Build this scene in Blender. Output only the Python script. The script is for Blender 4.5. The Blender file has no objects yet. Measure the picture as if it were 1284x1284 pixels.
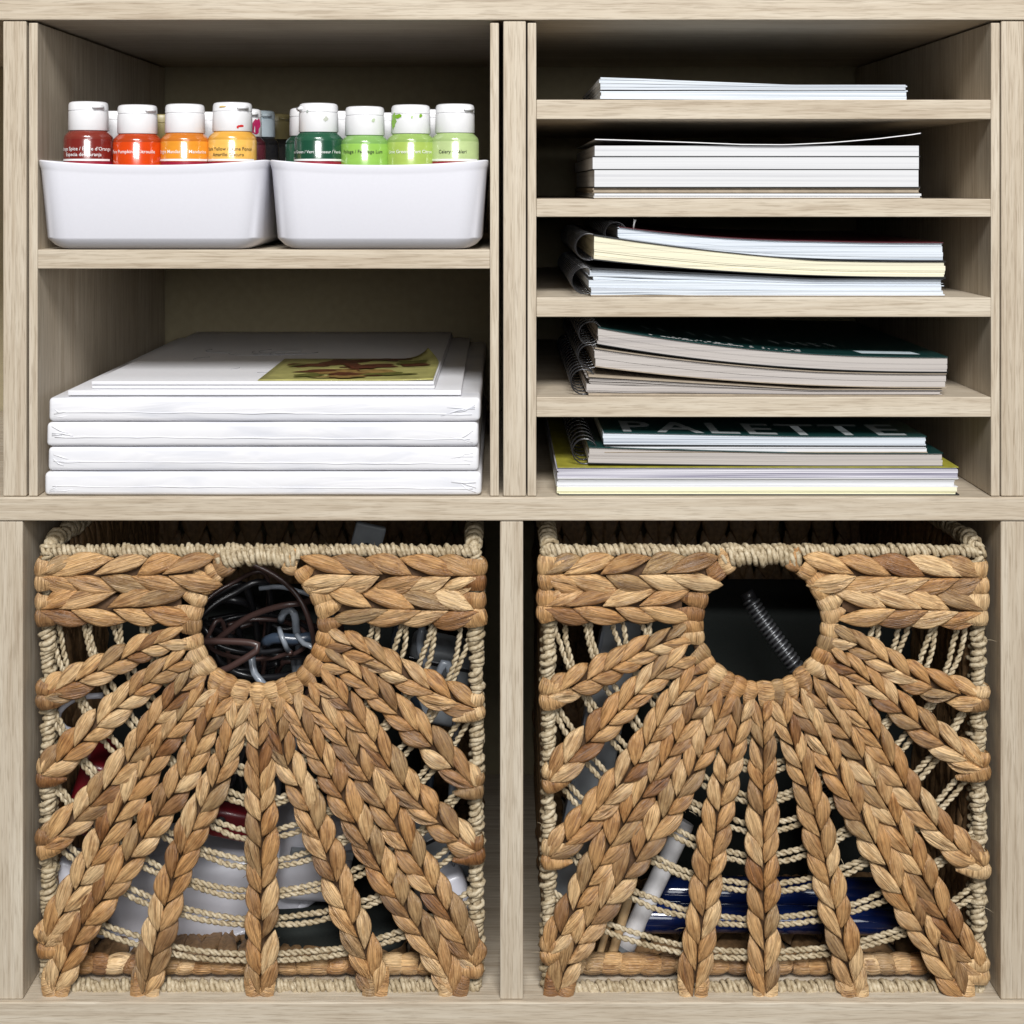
import bpy, bmesh, math, random
from mathutils import Vector, Matrix, noise as mnoise
random.seed(7)
PI = math.pi
scene = bpy.context.scene
col = scene.collection

# ---------------------------------------------------------------- camera
S = 1784.0            # photo pixels per metre in the plane of the shelf fronts
D = 1.0               # camera distance from that plane
VPX, VPY = 628.0, 235.0
CX = (VPX - 642) / S
CZ = (1284 - VPY) / S
def WX(px, y=0.0): return CX + (px - VPX) / S * (1 + y / D)
def WZ(py, y=0.0): return CZ - (py - VPY) / S * (1 + y / D)

cam_d = bpy.data.cameras.new('camera'); cam = bpy.data.objects.new('camera', cam_d); col.objects.link(cam)
cam.location = (CX, -D, CZ); cam.rotation_euler = (PI / 2, 0, 0)
cam_d.sensor_width = 36; cam_d.lens = 36 * D * S / 1284
cam_d.shift_x = (642 - VPX) / 1284; cam_d.shift_y = -(642 - VPY) / 1284
cam_d.clip_start = 0.01; cam_d.clip_end = 50
scene.camera = cam

# ---------------------------------------------------------------- light
world = bpy.data.worlds.new('World'); scene.world = world; world.use_nodes = True
bg = world.node_tree.nodes['Background']
bg.inputs['Color'].default_value = (1.0, 0.94, 0.85, 1); bg.inputs['Strength'].default_value = 0.075
def area(name, loc, target, sx, sy, power, color=(1, 1, 1)):
    d = bpy.data.lights.new(name, 'AREA'); d.shape = 'RECTANGLE'; d.size = sx; d.size_y = sy
    d.energy = power; d.color = color
    o = bpy.data.objects.new(name, d); col.objects.link(o); o.location = loc
    o.rotation_euler = (Vector(target) - Vector(loc)).to_track_quat('-Z', 'Y').to_euler()
    return o
area('ceiling_lamp', (0.15, -2.9, 2.85), (0, 0, 0.28), 1.5, 1.0, 190, (1.0, 0.99, 0.975))
area('window_light', (0.45, -2.3, 1.05), (0, 0, 0.30), 1.3, 0.8, 17, (0.97, 0.985, 1.0))
vs = scene.view_settings
vs.view_transform = 'Standard'; vs.look = 'None'; vs.gamma = 1; vs.exposure = 0.0; vs.use_curve_mapping = False
scene.cycles.use_denoising = True
scene.cycles.max_bounces = 6

# ---------------------------------------------------------------- materials
def new_mat(name):
    m = bpy.data.materials.new(name); m.use_nodes = True
    nt = m.node_tree; b = nt.nodes['Principled BSDF']
    return m, nt, b
def nd(nt, t, **kw):
    n = nt.nodes.new(t)
    for k, v in kw.items():
        if k in n.inputs: n.inputs[k].default_value = v
        else: setattr(n, k, v)
    return n
def ramp(nt, fac, stops):
    r = nt.nodes.new('ShaderNodeValToRGB'); e = r.color_ramp.elements
    while len(e) < len(stops): e.new(0.5)
    for i, (p, c) in enumerate(stops): e[i].position = p; e[i].color = (*c, 1)
    nt.links.new(fac, r.inputs[0]); return r.outputs[0]
def mix(nt, fac, a, b, mode='MIX'):
    m = nt.nodes.new('ShaderNodeMix'); m.data_type = 'RGBA'; m.blend_type = mode
    for s, v in ((m.inputs[0], fac), (m.inputs[6], a), (m.inputs[7], b)):
        if hasattr(v, 'links'): nt.links.new(v, s)
        elif isinstance(v, tuple): s.default_value = (*v, 1)
        else: s.default_value = v
    return m.outputs[2]
def coords(nt, scale, kind='Object', rnd=True):
    tc = nt.nodes.new('ShaderNodeTexCoord'); out = tc.outputs[kind]
    if rnd:
        oi = nt.nodes.new('ShaderNodeObjectInfo')
        mu = nd(nt, 'ShaderNodeMath', operation='MULTIPLY'); mu.inputs[1].default_value = 7.3
        nt.links.new(oi.outputs['Random'], mu.inputs[0])
        ad = nd(nt, 'ShaderNodeVectorMath', operation='ADD')
        nt.links.new(out, ad.inputs[0]); nt.links.new(mu.outputs[0], ad.inputs[1]); out = ad.outputs[0]
    mp = nt.nodes.new('ShaderNodeMapping'); mp.inputs['Scale'].default_value = scale
    nt.links.new(out, mp.inputs['Vector']); return mp.outputs[0]
def noise(nt, vec, detail=3.0, rough=0.55, dist=0.0, scale=1.0):
    n = nd(nt, 'ShaderNodeTexNoise', Scale=scale, Detail=detail, Roughness=rough, Distortion=dist)
    nt.links.new(vec, n.inputs['Vector']); return n.outputs['Fac']
def bump(nt, b, h, strength, dist):
    n = nd(nt, 'ShaderNodeBump', Strength=strength, Distance=dist)
    nt.links.new(h, n.inputs['Height']); nt.links.new(n.outputs[0], b.inputs['Normal'])
def plain(name, c, rough=0.5, coat=0.0, metal=0.0, var=0.06, bmp=0.0, nscale=120):
    m, nt, b = new_mat(name)
    f = noise(nt, coords(nt, (nscale,) * 3), 4)
    lo = tuple(x * (1 - var) for x in c); hi = tuple(min(1, x * (1 + var)) for x in c)
    nt.links.new(ramp(nt, f, [(0.3, lo), (0.7, hi)]), b.inputs['Base Color'])
    b.inputs['Roughness'].default_value = rough; b.inputs['Coat Weight'].default_value = coat
    b.inputs['Metallic'].default_value = metal
    if bmp: bump(nt, b, f, bmp, 0.0006)
    return m
def wood(name, axis):
    m, nt, b = new_mat(name)
    def sc(al, ac): return tuple(al if i == axis else ac for i in range(3))
    v1 = coords(nt, sc(10, 300)); v2 = coords(nt, sc(45, 1100)); v3 = coords(nt, sc(1.6, 26))
    n1 = noise(nt, v1, 4, 0.6, 0.55); n2 = noise(nt, v2, 3, 0.6, 0.25); n3 = noise(nt, v3, 2, 0.5, 0.8)
    c = ramp(nt, n1, [(0.30, (0.450, 0.375, 0.284)), (0.46, (0.548, 0.475, 0.372)), (0.66, (0.615, 0.548, 0.445))])
    c2 = ramp(nt, n2, [(0.36, (0.46, 0.40, 0.34)), (0.50, (1, 1, 1))])
    c = mix(nt, 0.42, c, c2, 'MULTIPLY')
    c3 = ramp(nt, n3, [(0.3, (0.86, 0.83, 0.80)), (0.7, (1.0, 1.0, 1.0))])
    c = mix(nt, 1.0, c, c3, 'MULTIPLY')
    nt.links.new(c, b.inputs['Base Color'])
    b.inputs['Roughness'].default_value = 0.55; b.inputs['Specular IOR Level'].default_value = 0.3
    bump(nt, b, n2, 0.25, 0.0004)
    return m
def leafy(name, dark, mid, light, grey, straw=(0.68, 0.49, 0.28)):
    m, nt, b = new_mat(name)
    oi = nt.nodes.new('ShaderNodeObjectInfo')
    f1 = noise(nt, coords(nt, (45, 1000, 500)), 3, 0.6, 0.4)
    f2 = noise(nt, coords(nt, (70, 160, 100)), 3, 0.6)
    f3 = noise(nt, coords(nt, (22, 2600, 1200)), 2, 0.5, 0.2)
    base = ramp(nt, oi.outputs['Random'], [(0.0, mid), (0.18, light), (0.36, straw), (0.52, mid), (0.68, grey), (0.82, dark), (1.0, light)])
    shade = ramp(nt, f1, [(0.32, (0.34, 0.25, 0.17)), (0.45, (0.86, 0.83, 0.78)), (0.68, (1.38, 1.34, 1.24))])
    c = mix(nt, 0.85, base, shade, 'MULTIPLY')
    blot = ramp(nt, f2, [(0.34, (0.50, 0.38, 0.27)), (0.54, (1.0, 1.0, 1.0))])
    c = mix(nt, 0.7, c, blot, 'MULTIPLY')
    nt.links.new(c, b.inputs['Base Color'])
    b.inputs['Roughness'].default_value = 0.40; b.inputs['Specular IOR Level'].default_value = 0.6
    ad = nd(nt, 'ShaderNodeMath', operation='ADD'); nt.links.new(f1, ad.inputs[0]); nt.links.new(f3, ad.inputs[1])
    bump(nt, b, ad.outputs[0], 0.75, 0.0014)
    return m
def pages(name, c, line, lines=1.0, rough=0.8, thr=0.32):
    m, nt, b = new_mat(name)
    v = coords(nt, (3, 3, 1700)); n = noise(nt, v, 3, 0.65, 0.1)
    v2 = coords(nt, (2, 2, 420)); n2 = noise(nt, v2, 2, 0.5)
    cc = ramp(nt, n, [(thr, line), (thr + 0.14, c), (0.8, tuple(min(1, x * 1.04) for x in c))])
    c2 = ramp(nt, n2, [(0.30, (0.80, 0.80, 0.82)), (0.45, (1, 1, 1))])
    nt.links.new(mix(nt, lines, cc, c2, 'MULTIPLY'), b.inputs['Base Color'])
    b.inputs['Roughness'].default_value = rough; b.inputs['Specular IOR Level'].default_value = 0.2
    bump(nt, b, n, 0.3, 0.0004)
    return m
M = {}
M['wood_x'] = wood('oak_grain_along_x', 0); M['wood_z'] = wood('oak_grain_along_z', 2)
M['wall'] = plain('olive_wall_paint', (0.40, 0.34, 0.215), 0.9, bmp=0.2)
M['leaf'] = leafy('water_hyacinth_leaf', (0.250, 0.115, 0.042), (0.470, 0.255, 0.102), (0.620, 0.395, 0.190), (0.370, 0.250, 0.130))
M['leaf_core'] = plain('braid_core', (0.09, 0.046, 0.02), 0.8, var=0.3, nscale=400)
M['leaf_side_shaded'] = plain('side_weave_leaf_shaded', (0.24, 0.14, 0.065), 0.6, var=0.35, nscale=260, bmp=0.5)  # leaf colour lowered for the basket's inner faces, interior shade put into the tone
m, nt, b = new_mat('seagrass_cord')
f = noise(nt, coords(nt, (300, 300, 300)), 4, 0.65); g = noise(nt, coords(nt, (60, 60, 60)), 2)
nt.links.new(mix(nt, 0.8, ramp(nt, f, [(0.3, (0.24, 0.175, 0.10)), (0.5, (0.47, 0.385, 0.255)), (0.7, (0.62, 0.54, 0.40))]),
    ramp(nt, g, [(0.35, (0.72, 0.68, 0.60)), (0.6, (1, 1, 1))]), 'MULTIPLY'), b.inputs['Base Color'])
b.inputs['Roughness'].default_value = 0.6; bump(nt, b, f, 0.6, 0.001)
M['cord'] = m
M['bin'] = plain('white_bin_plastic', (0.74, 0.74, 0.80), 0.38, var=0.01, bmp=0.02, nscale=500)
M['cap'] = plain('white_cap_plastic', (0.82, 0.82, 0.84), 0.3, coat=0.2, var=0.015)
M['cap_olive'] = plain('olive_cap_plastic', (0.28, 0.23, 0.10), 0.35)
M['cap_blue'] = plain('pale_blue_cap_plastic', (0.62, 0.72, 0.78), 0.35)
M['white_print'] = plain('white_print', (0.85, 0.85, 0.85), 0.6, var=0.01)
M['black_print'] = plain('black_print', (0.03, 0.03, 0.03), 0.6, var=0.01)
M['crimson_print'] = plain('crimson_print', (0.30, 0.01, 0.035), 0.4, var=0.02)
m, nt, b = new_mat('primed_canvas_in_film')
f = noise(nt, coords(nt, (14, 40, 70)), 3, 0.5, 1.0); w = noise(nt, coords(nt, (1500, 1500, 1500)), 1)
nt.links.new(ramp(nt, f, [(0.3, (0.64, 0.65, 0.70)), (0.55, (0.75, 0.75, 0.78))]), b.inputs['Base Color'])
b.inputs['Roughness'].default_value = 0.5; b.inputs['Coat Weight'].default_value = 0.35; b.inputs['Coat Roughness'].default_value = 0.15
bump(nt, b, f, 0.5, 0.0014); M['canvas'] = m
M['board'] = plain('primed_board', (0.70, 0.70, 0.73), 0.6, var=0.02, bmp=0.15, nscale=900)
M['pencil'] = plain('pencil_grey', (0.28, 0.28, 0.30), 0.7)
M['card'] = plain('olive_card', (0.42, 0.395, 0.14), 0.35, coat=0.3, var=0.25, nscale=60)
M['card_brown'] = plain('brown_print', (0.105, 0.032, 0.016), 0.35, coat=0.3, var=0.45, nscale=160)
M['card_tan'] = plain('tan_print', (0.30, 0.19, 0.06), 0.35, coat=0.3, var=0.4, nscale=160)
M['card_green'] = plain('green_print', (0.13, 0.13, 0.03), 0.35, coat=0.3, var=0.4, nscale=160)
M['pg_white'] = pages('white_pages', (0.65, 0.66, 0.68), (0.40, 0.41, 0.44))
M['pg_smooth'] = pages('smooth_white_pages', (0.63, 0.635, 0.65), (0.46, 0.465, 0.48), 0.7, thr=0.27)
M['pg_blue'] = pages('bluish_white_pages', (0.63, 0.675, 0.73), (0.28, 0.33, 0.40))
M['pg_cream'] = pages('cream_pages', (0.76, 0.72, 0.55), (0.56, 0.52, 0.38))
M['pg_grey'] = pages('grey_pages', (0.47, 0.435, 0.41), (0.32, 0.29, 0.27))
M['pg_mag'] = pages('magazine_pages', (0.70, 0.69, 0.74), (0.10, 0.09, 0.16), thr=0.42)
M['pg_yellow'] = pages('yellowish_pages', (0.83, 0.81, 0.60), (0.62, 0.58, 0.36))
M['board_brown'] = plain('grey_cardboard', (0.34, 0.28, 0.21), 0.8, var=0.15)
M['cover_white'] = plain('white_cover', (0.78, 0.78, 0.79), 0.4, coat=0.2, var=0.02)
M['cover_black'] = plain('black_cover', (0.02, 0.022, 0.024), 0.35, coat=0.2)
M['cover_green'] = plain('dark_green_cover', (0.008, 0.045, 0.043), 0.3, coat=0.35, var=0.15)
M['cover_olive'] = plain('olive_yellow_cover', (0.40, 0.37, 0.05), 0.35, coat=0.3, var=0.2)
M['cover_red'] = plain('red_cover', (0.10, 0.012, 0.02), 0.35, coat=0.3)
M['letter'] = plain('pale_grey_lettering', (0.34, 0.37, 0.38), 0.4, var=0.03)
M['wire'] = plain('black_binding_wire', (0.03, 0.03, 0.033), 0.22, coat=0.6, metal=0.3)
M['wire_white'] = plain('silver_binding_wire', (0.55, 0.55, 0.57), 0.25, metal=0.8)
M['cable_brown'] = plain('brown_cable', (0.055, 0.030, 0.026), 0.38, coat=0.2)
M['cable_black'] = plain('black_cable', (0.012, 0.012, 0.014), 0.35, coat=0.3)
M['cable_grey'] = plain('grey_cable', (0.22, 0.245, 0.28), 0.3, coat=0.3)
M['cable_blue'] = plain('blue_grey_cable', (0.035, 0.05, 0.075), 0.3, coat=0.3)
M['white_plastic'] = plain('white_plastic', (0.62, 0.62, 0.68), 0.35, coat=0.2, var=0.02)
M['red_plastic'] = plain('red_plastic', (0.17, 0.008, 0.014), 0.4, coat=0.3)
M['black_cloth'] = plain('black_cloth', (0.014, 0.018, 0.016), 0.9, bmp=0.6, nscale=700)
M['grey_plastic'] = plain('grey_plastic', (0.26, 0.28, 0.30), 0.4)
M['steel'] = plain('spring_steel', (0.16, 0.165, 0.175), 0.42, metal=0.8)
M['blue_plastic'] = plain('glossy_blue_plastic', (0.005, 0.014, 0.075), 0.12, coat=0.7)
M['dowel'] = plain('pale_dowel_wood', (0.45, 0.30, 0.15), 0.6, var=0.2)
M['paper_tube'] = plain('white_paper_tube', (0.62, 0.61, 0.62), 0.6, var=0.1)

# ---------------------------------------------------------------- mesh helpers
def link(name, me, mat, parent=None, smooth=False, loc=(0, 0, 0)):
    if mat is not None and not me.materials: me.materials.append(M[mat] if isinstance(mat, str) else mat)
    if smooth:
        for p in me.polygons: p.use_smooth = True
    o = bpy.data.objects.new(name, me); col.objects.link(o); o.location = loc
    if parent: o.parent = parent
    return o
def tag(o, label=None, cat=None, group=None, kind=None):
    if label: o['label'] = label
    if cat: o['category'] = cat
    if group: o['group'] = group
    if kind: o['kind'] = kind
    return o
def thing(name, label, cat, loc, group=None, rz=0.0):
    o = bpy.data.objects.new(name, None); col.objects.link(o); o.location = loc; o.rotation_euler = (0, 0, rz)
    o.empty_display_size = 0.02
    return tag(o, label, cat, group)
class MB:
    def __init__(self): self.v = []; self.f = []
    def add(self, v, f):
        n = len(self.v); self.v += [tuple(p) for p in v]; self.f += [tuple(i + n for i in q) for q in f]; return self
    def mesh(self, name):
        me = bpy.data.meshes.new(name); me.from_pydata(self.v, [], self.f); me.update(); return me
    def build(self, name, mat, parent=None, smooth=True, loc=(0, 0, 0)):
        return link(name, self.mesh(name), mat, parent, smooth, loc)
def fix_normals(me):
    bm = bmesh.new(); bm.from_mesh(me); bmesh.ops.recalc_face_normals(bm, faces=bm.faces); bm.to_mesh(me); bm.free()
def box(name, x0, x1, y0, y1, z0, z1, mat, parent=None, origin=(0, 0, 0), bev=0.0006, seg=2):
    """box given in world coordinates; the object's origin is its centre, relative to the parent's origin"""
    bm = bmesh.new(); bmesh.ops.create_cube(bm, size=1)
    for v in bm.verts: v.co = Vector((v.co.x * (x1 - x0), v.co.y * (y1 - y0), v.co.z * (z1 - z0)))
    if bev: bmesh.ops.bevel(bm, geom=bm.edges[:], offset=bev, segments=seg, profile=0.5, affect='EDGES')
    me = bpy.data.meshes.new(name); bm.to_mesh(me); bm.free()
    c = ((x0 + x1) / 2 - origin[0], (y0 + y1) / 2 - origin[1], (z0 + z1) / 2 - origin[2])
    return link(name, me, mat, parent, False, c)
def frames(pts, closed=False):
    n = len(pts); T = []
    for i in range(n):
        a = pts[(i - 1) % n] if (closed or i > 0) else pts[0]; c = pts[(i + 1) % n] if (closed or i < n - 1) else pts[-1]
        t = (c - a); T.append(t.normalized() if t.length > 1e-9 else Vector((0, 0, 1)))
    up = Vector((0, -1, 0))
    if abs(T[0].dot(up)) > 0.9: up = Vector((0, 0, 1))
    N = [(up - T[0] * up.dot(T[0])).normalized()]
    for i in range(1, n):
        u = N[-1] - T[i] * N[-1].dot(T[i]); N.append(u.normalized())
    return [(T[i], N[i], T[i].cross(N[i])) for i in range(n)]
def tube(mb, pts, r, seg=6, flat=1.0, caps=True):
    pts = [Vector(p) for p in pts]; fr = frames(pts); n = len(pts); vs_ = []; fs = []
    for i, p in enumerate(pts):
        rr = r(i / (n - 1)) if callable(r) else r
        _, N, B = fr[i]
        for k in range(seg):
            a = 2 * PI * k / seg; vs_.append(p + N * (math.cos(a) * rr * flat) + B * (math.sin(a) * rr))
    for i in range(n - 1):
        for k in range(seg):
            k2 = (k + 1) % seg; fs.append((i * seg + k, i * seg + k2, (i + 1) * seg + k2, (i + 1) * seg + k))
    if caps: fs.append(tuple(range(seg - 1, -1, -1))); fs.append(tuple((n - 1) * seg + k for k in range(seg)))
    mb.add(vs_, fs); return mb
def resample(pts, step):
    pts = [Vector(p) for p in pts]
    # Catmull-Rom then even spacing
    dense = []
    for i in range(len(pts) - 1):
        p0 = pts[max(i - 1, 0)]; p1 = pts[i]; p2 = pts[i + 1]; p3 = pts[min(i + 2, len(pts) - 1)]
        for k in range(16):
            t = k / 16
            dense.append(0.5 * ((2 * p1) + (p2 - p0) * t + (2 * p0 - 5 * p1 + 4 * p2 - p3) * t * t + (3 * p1 - p0 - 3 * p2 + p3) * t ** 3))
    dense.append(pts[-1])
    L = [0.0]
    for a, c in zip(dense, dense[1:]): L.append(L[-1] + (c - a).length)
    n = max(2, int(round(L[-1] / step)) + 1); out = []; j = 0
    for i in range(n):
        s = L[-1] * i / (n - 1)
        while j < len(L) - 2 and L[j + 1] < s: j += 1
        t = (s - L[j]) / max(1e-9, L[j + 1] - L[j]); out.append(dense[j].lerp(dense[j + 1], min(1, t)))
    return out, L[-1]
def helix(mb, pts, R, r, pitch, strands=1, seg=5, jit=0.0, per=9, phase=0.0, flat=1.0, rnd=random):
    """strands wound round a path"""
    fine, L = resample(pts, pitch / per); fr = frames(fine); n = len(fine)
    for s in range(strands):
        o1 = rnd.random() * 100; q = []
        for i, p in enumerate(fine):
            a = phase + 2 * PI * (s / strands + (L * i / (n - 1)) / pitch)
            jj = jit * mnoise.noise((i * 0.21 + o1, s * 3.1, 0.5)) if jit else 0
            _, N, B = fr[i]
            rr = R * (1 + jj)
            q.append(p + N * (math.cos(a) * rr * flat) + B * (math.sin(a) * rr) + fr[i][0] * (jj * pitch * 0.6))
        tube(mb, q, (lambda t, o=o1: r * (1 + 0.35 * jit * mnoise.noise((t * n * 0.13 + o, 1.7, 0)))) if jit else r, seg)
    return mb
def lathe(prof, seg=32):
    mb = MB(); v = []; f = []
    for (r, z) in prof:
        for k in range(seg):
            a = 2 * PI * k / seg; v.append((r * math.cos(a), r * math.sin(a), z))
    n = len(prof)
    for i in range(n - 1):
        for k in range(seg):
            k2 = (k + 1) % seg; f.append((i * seg + k, i * seg + k2, (i + 1) * seg + k2, (i + 1) * seg + k))
    if prof[0][0] > 1e-6: f.append(tuple(range(seg - 1, -1, -1)))
    if prof[-1][0] > 1e-6: f.append(tuple((n - 1) * seg + k for k in range(seg)))
    return mb.add(v, f)
def smooth_flat(o, deg=35):
    me = o.data
    for p in me.polygons: p.use_smooth = True
    bm = bmesh.new(); bm.from_mesh(me)
    for e in bm.edges:
        if len(e.link_faces) == 2 and e.calc_face_angle(0) > math.radians(deg): e.smooth = False
    bm.to_mesh(me); bm.free(); return o

# ---------------------------------------------------------------- the shelf unit
DEPTH = 0.385
Z_FLOOR = WZ(1290)
cab = thing('cube_shelf_unit', 'pale oak cube shelf unit with thick boards holding everything', 'shelf unit', (0, DEPTH / 2, WZ(1294)))
co = cab.location
def cbox(name, px0, px1, py0, py1, mat, y0=0.0, y1=DEPTH, bev=0.0010):
    return box(name, WX(px0), WX(px1), y0, y1, WZ(py1), WZ(py0), mat, cab, co, bev)
cbox('top_board', -632, 1916, -42, 25.5, 'wood_x', -0.0015)
cbox('middle_board', -595, 1879, 623, 652.5, 'wood_x', -0.0015)
cbox('bottom_board', -632, 1916, 1254, 1294, 'wood_x', -0.003)
for x0, x1 in ((3.5, 33), (631, 659.5), (1255.5, 1284.5)): cbox('divider', x0, x1, 26, 622.5, 'wood_z')
for x0, x1 in ((-2, 28.5), (627, 656), (1255, 1285)): cbox('divider', x0, x1, 653, 1253.5, 'wood_z')
for x0, x1 in ((-632, -596), (1880, 1916)): cbox('side_panel', x0, x1, 26, 1253.5, 'wood_z')
w = box('back_wall', -1.3, 1.3, DEPTH + 0.002, DEPTH + 0.05, WZ(1294), WZ(-42) + 0.35, 'wall', bev=0); tag(w, 'dark olive wall behind the open shelf unit', 'wall', kind='structure')

def insert(label, px0, px1, shelves):
    r = thing('shelf_insert', label, 'shelf insert', (WX((px0 + px1) / 2), 0.19, WZ(622.4)))
    o = r.location; d1 = 0.380
    box('side_panel', WX(px0), WX(px0 + 11), 0.0005, d1, WZ(622.3), WZ(28.5), 'wood_z', r, o)
    box('side_panel', WX(px1 - 11), WX(px1), 0.0005, d1, WZ(622.3), WZ(28.5), 'wood_z', r, o)
    for a, c in shelves:
        box('shelf', WX(px0 + 11.15), WX(px1 - 11.15), 0.0002, d1, WZ(c), WZ(a), 'wood_x', r, o)
    return r
insert('oak insert with one shelf, around the paint bins and canvas stack', 35.8, 625.5, [(313, 337)])
RS = [(125, 149.5), (249.5, 272), (373, 397.5), (498, 523)]
insert('oak insert with four closely spaced shelves, full of books and pads', 661.5, 1254, RS)

# ---------------------------------------------------------------- paint bins
def rrect(hx, hy, r, n=6):
    out = []
    for cx, cy, a0 in ((hx - r, hy - r, 0), (-hx + r, hy - r, PI / 2), (-hx + r, -hy + r, PI), (hx - r, -hy + r, 1.5 * PI)):
        for k in range(n + 1):
            a = a0 + PI / 2 * k / n; out.append((cx + r * math.cos(a), cy + r * math.sin(a)))
    # extra points on the long front and back sides, so that the rim can dip
    res = []
    for i, p in enumerate(out):
        q = out[(i + 1) % len(out)]; res.append(p)
        d = math.dist(p, q)
        if i % (n + 1) == n:
            m_ = 16
            for k in range(1, m_): res.append((p[0] + (q[0] - p[0]) * k / m_, p[1] + (q[1] - p[1]) * k / m_))
    return res
SHELF_L = WZ(313)
def bin_(label, pxl, pxr, bl, br):
    cx = WX((pxl + pxr) / 2); hx = (WX(pxr) - WX(pxl)) / 2; hb = (WX(br) - WX(bl)) / 2
    hy = 0.125; yc = -0.012 + hy; h = WZ(200, -0.012) - SHELF_L - 0.0004
    r = thing('storage_bin', label, 'bin', (cx, yc, SHELF_L + 0.0004))
    dy = hx - hb
    rings = []
    def ring(ix, z, rad, dip): rings.append([(x, y, z - dip * (1 - min(1, abs(x) / (hx * 0.97)) ** 2.2)) for x, y in rrect(ix, hy - (hx - ix), rad)])
    t = 0.0016; dip = 0.0038
    ring(hb - 0.0105, 0.0, 0.010, 0); ring(hb - 0.0085, 0.0005, 0.011, 0); ring(hb - 0.0040, 0.0028, 0.015, 0)
    ring(hb + 0.0002, 0.0070, 0.018, 0); ring(hb + 0.0008, 0.0082, 0.018, 0)
    ring(hx - 0.0012, h - 0.0075, 0.017, dip); ring(hx - 0.0008, h - 0.0055, 0.017, dip)
    ring(hx - 0.0002, h - 0.0035, 0.017, dip); ring(hx, h - 0.0008, 0.017, dip); ring(hx - 0.0008, h, 0.0165, dip)
    ring(hx - t, h - 0.0012, 0.016, dip); ring(hb - 0.0012, 0.0095, 0.016, 0); ring(hb - 0.010, 0.0022, 0.010, 0)
    mb = MB(); n = len(rings[0]); v = [p for q in rings for p in q]; f = []
    for i in range(len(rings) - 1):
        for k in range(n):
            k2 = (k + 1) % n; f.append((i * n + k, i * n + k2, (i + 1) * n + k2, (i + 1) * n + k))
    f.append(tuple(range(n - 1, -1, -1))); f.append(tuple((len(rings) - 1) * n + k for k in range(n)))
    mb.add(v, f); o = mb.build('tub', 'bin', r); smooth_flat(o, 28)
    return SHELF_L + 0.0004 + 0.0022
BF = bin_('white plastic bin holding red, orange and yellow paint bottles', 47.5, 336, 58, 328)
bin_('white plastic bin holding green paint bottles', 337.5, 612.5, 350, 606)

# ---------------------------------------------------------------- paint bottles
def text_mesh(s, size, spacing=1.0, align='CENTER', bold=0.0):
    cu = bpy.data.curves.new('lettering', 'FONT'); cu.body = s; cu.size = size; cu.align_x = align; cu.resolution_u = 2; cu.offset = bold * size
    cu.space_character = spacing
    o = bpy.data.objects.new('lettering', cu); col.objects.link(o)
    bpy.context.view_layer.update()
    me = bpy.data.meshes.new_from_object(o.evaluated_get(bpy.context.evaluated_depsgraph_get()))
    bpy.data.objects.remove(o); bpy.data.curves.remove(cu); me.materials.clear()
    return me
paints = {}
def paint_mat(c, k):
    key = (c, k)
    if key not in paints:
        m_, nt_, b_ = new_mat('paint_' + k + '_%d' % len(paints))
        f_ = noise(nt_, coords(nt_, (90, 90, 260)), 3)
        nt_.links.new(ramp(nt_, f_, [(0.3, tuple(x * 0.88 for x in c)), (0.7, c)]), b_.inputs['Base Color'])
        b_.inputs['Roughness'].default_value = 0.22; b_.inputs['Coat Weight'].default_value = 0.6; b_.inputs['Coat Roughness'].default_value = 0.08
        paints[key] = m_
    return paints[key]
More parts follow.
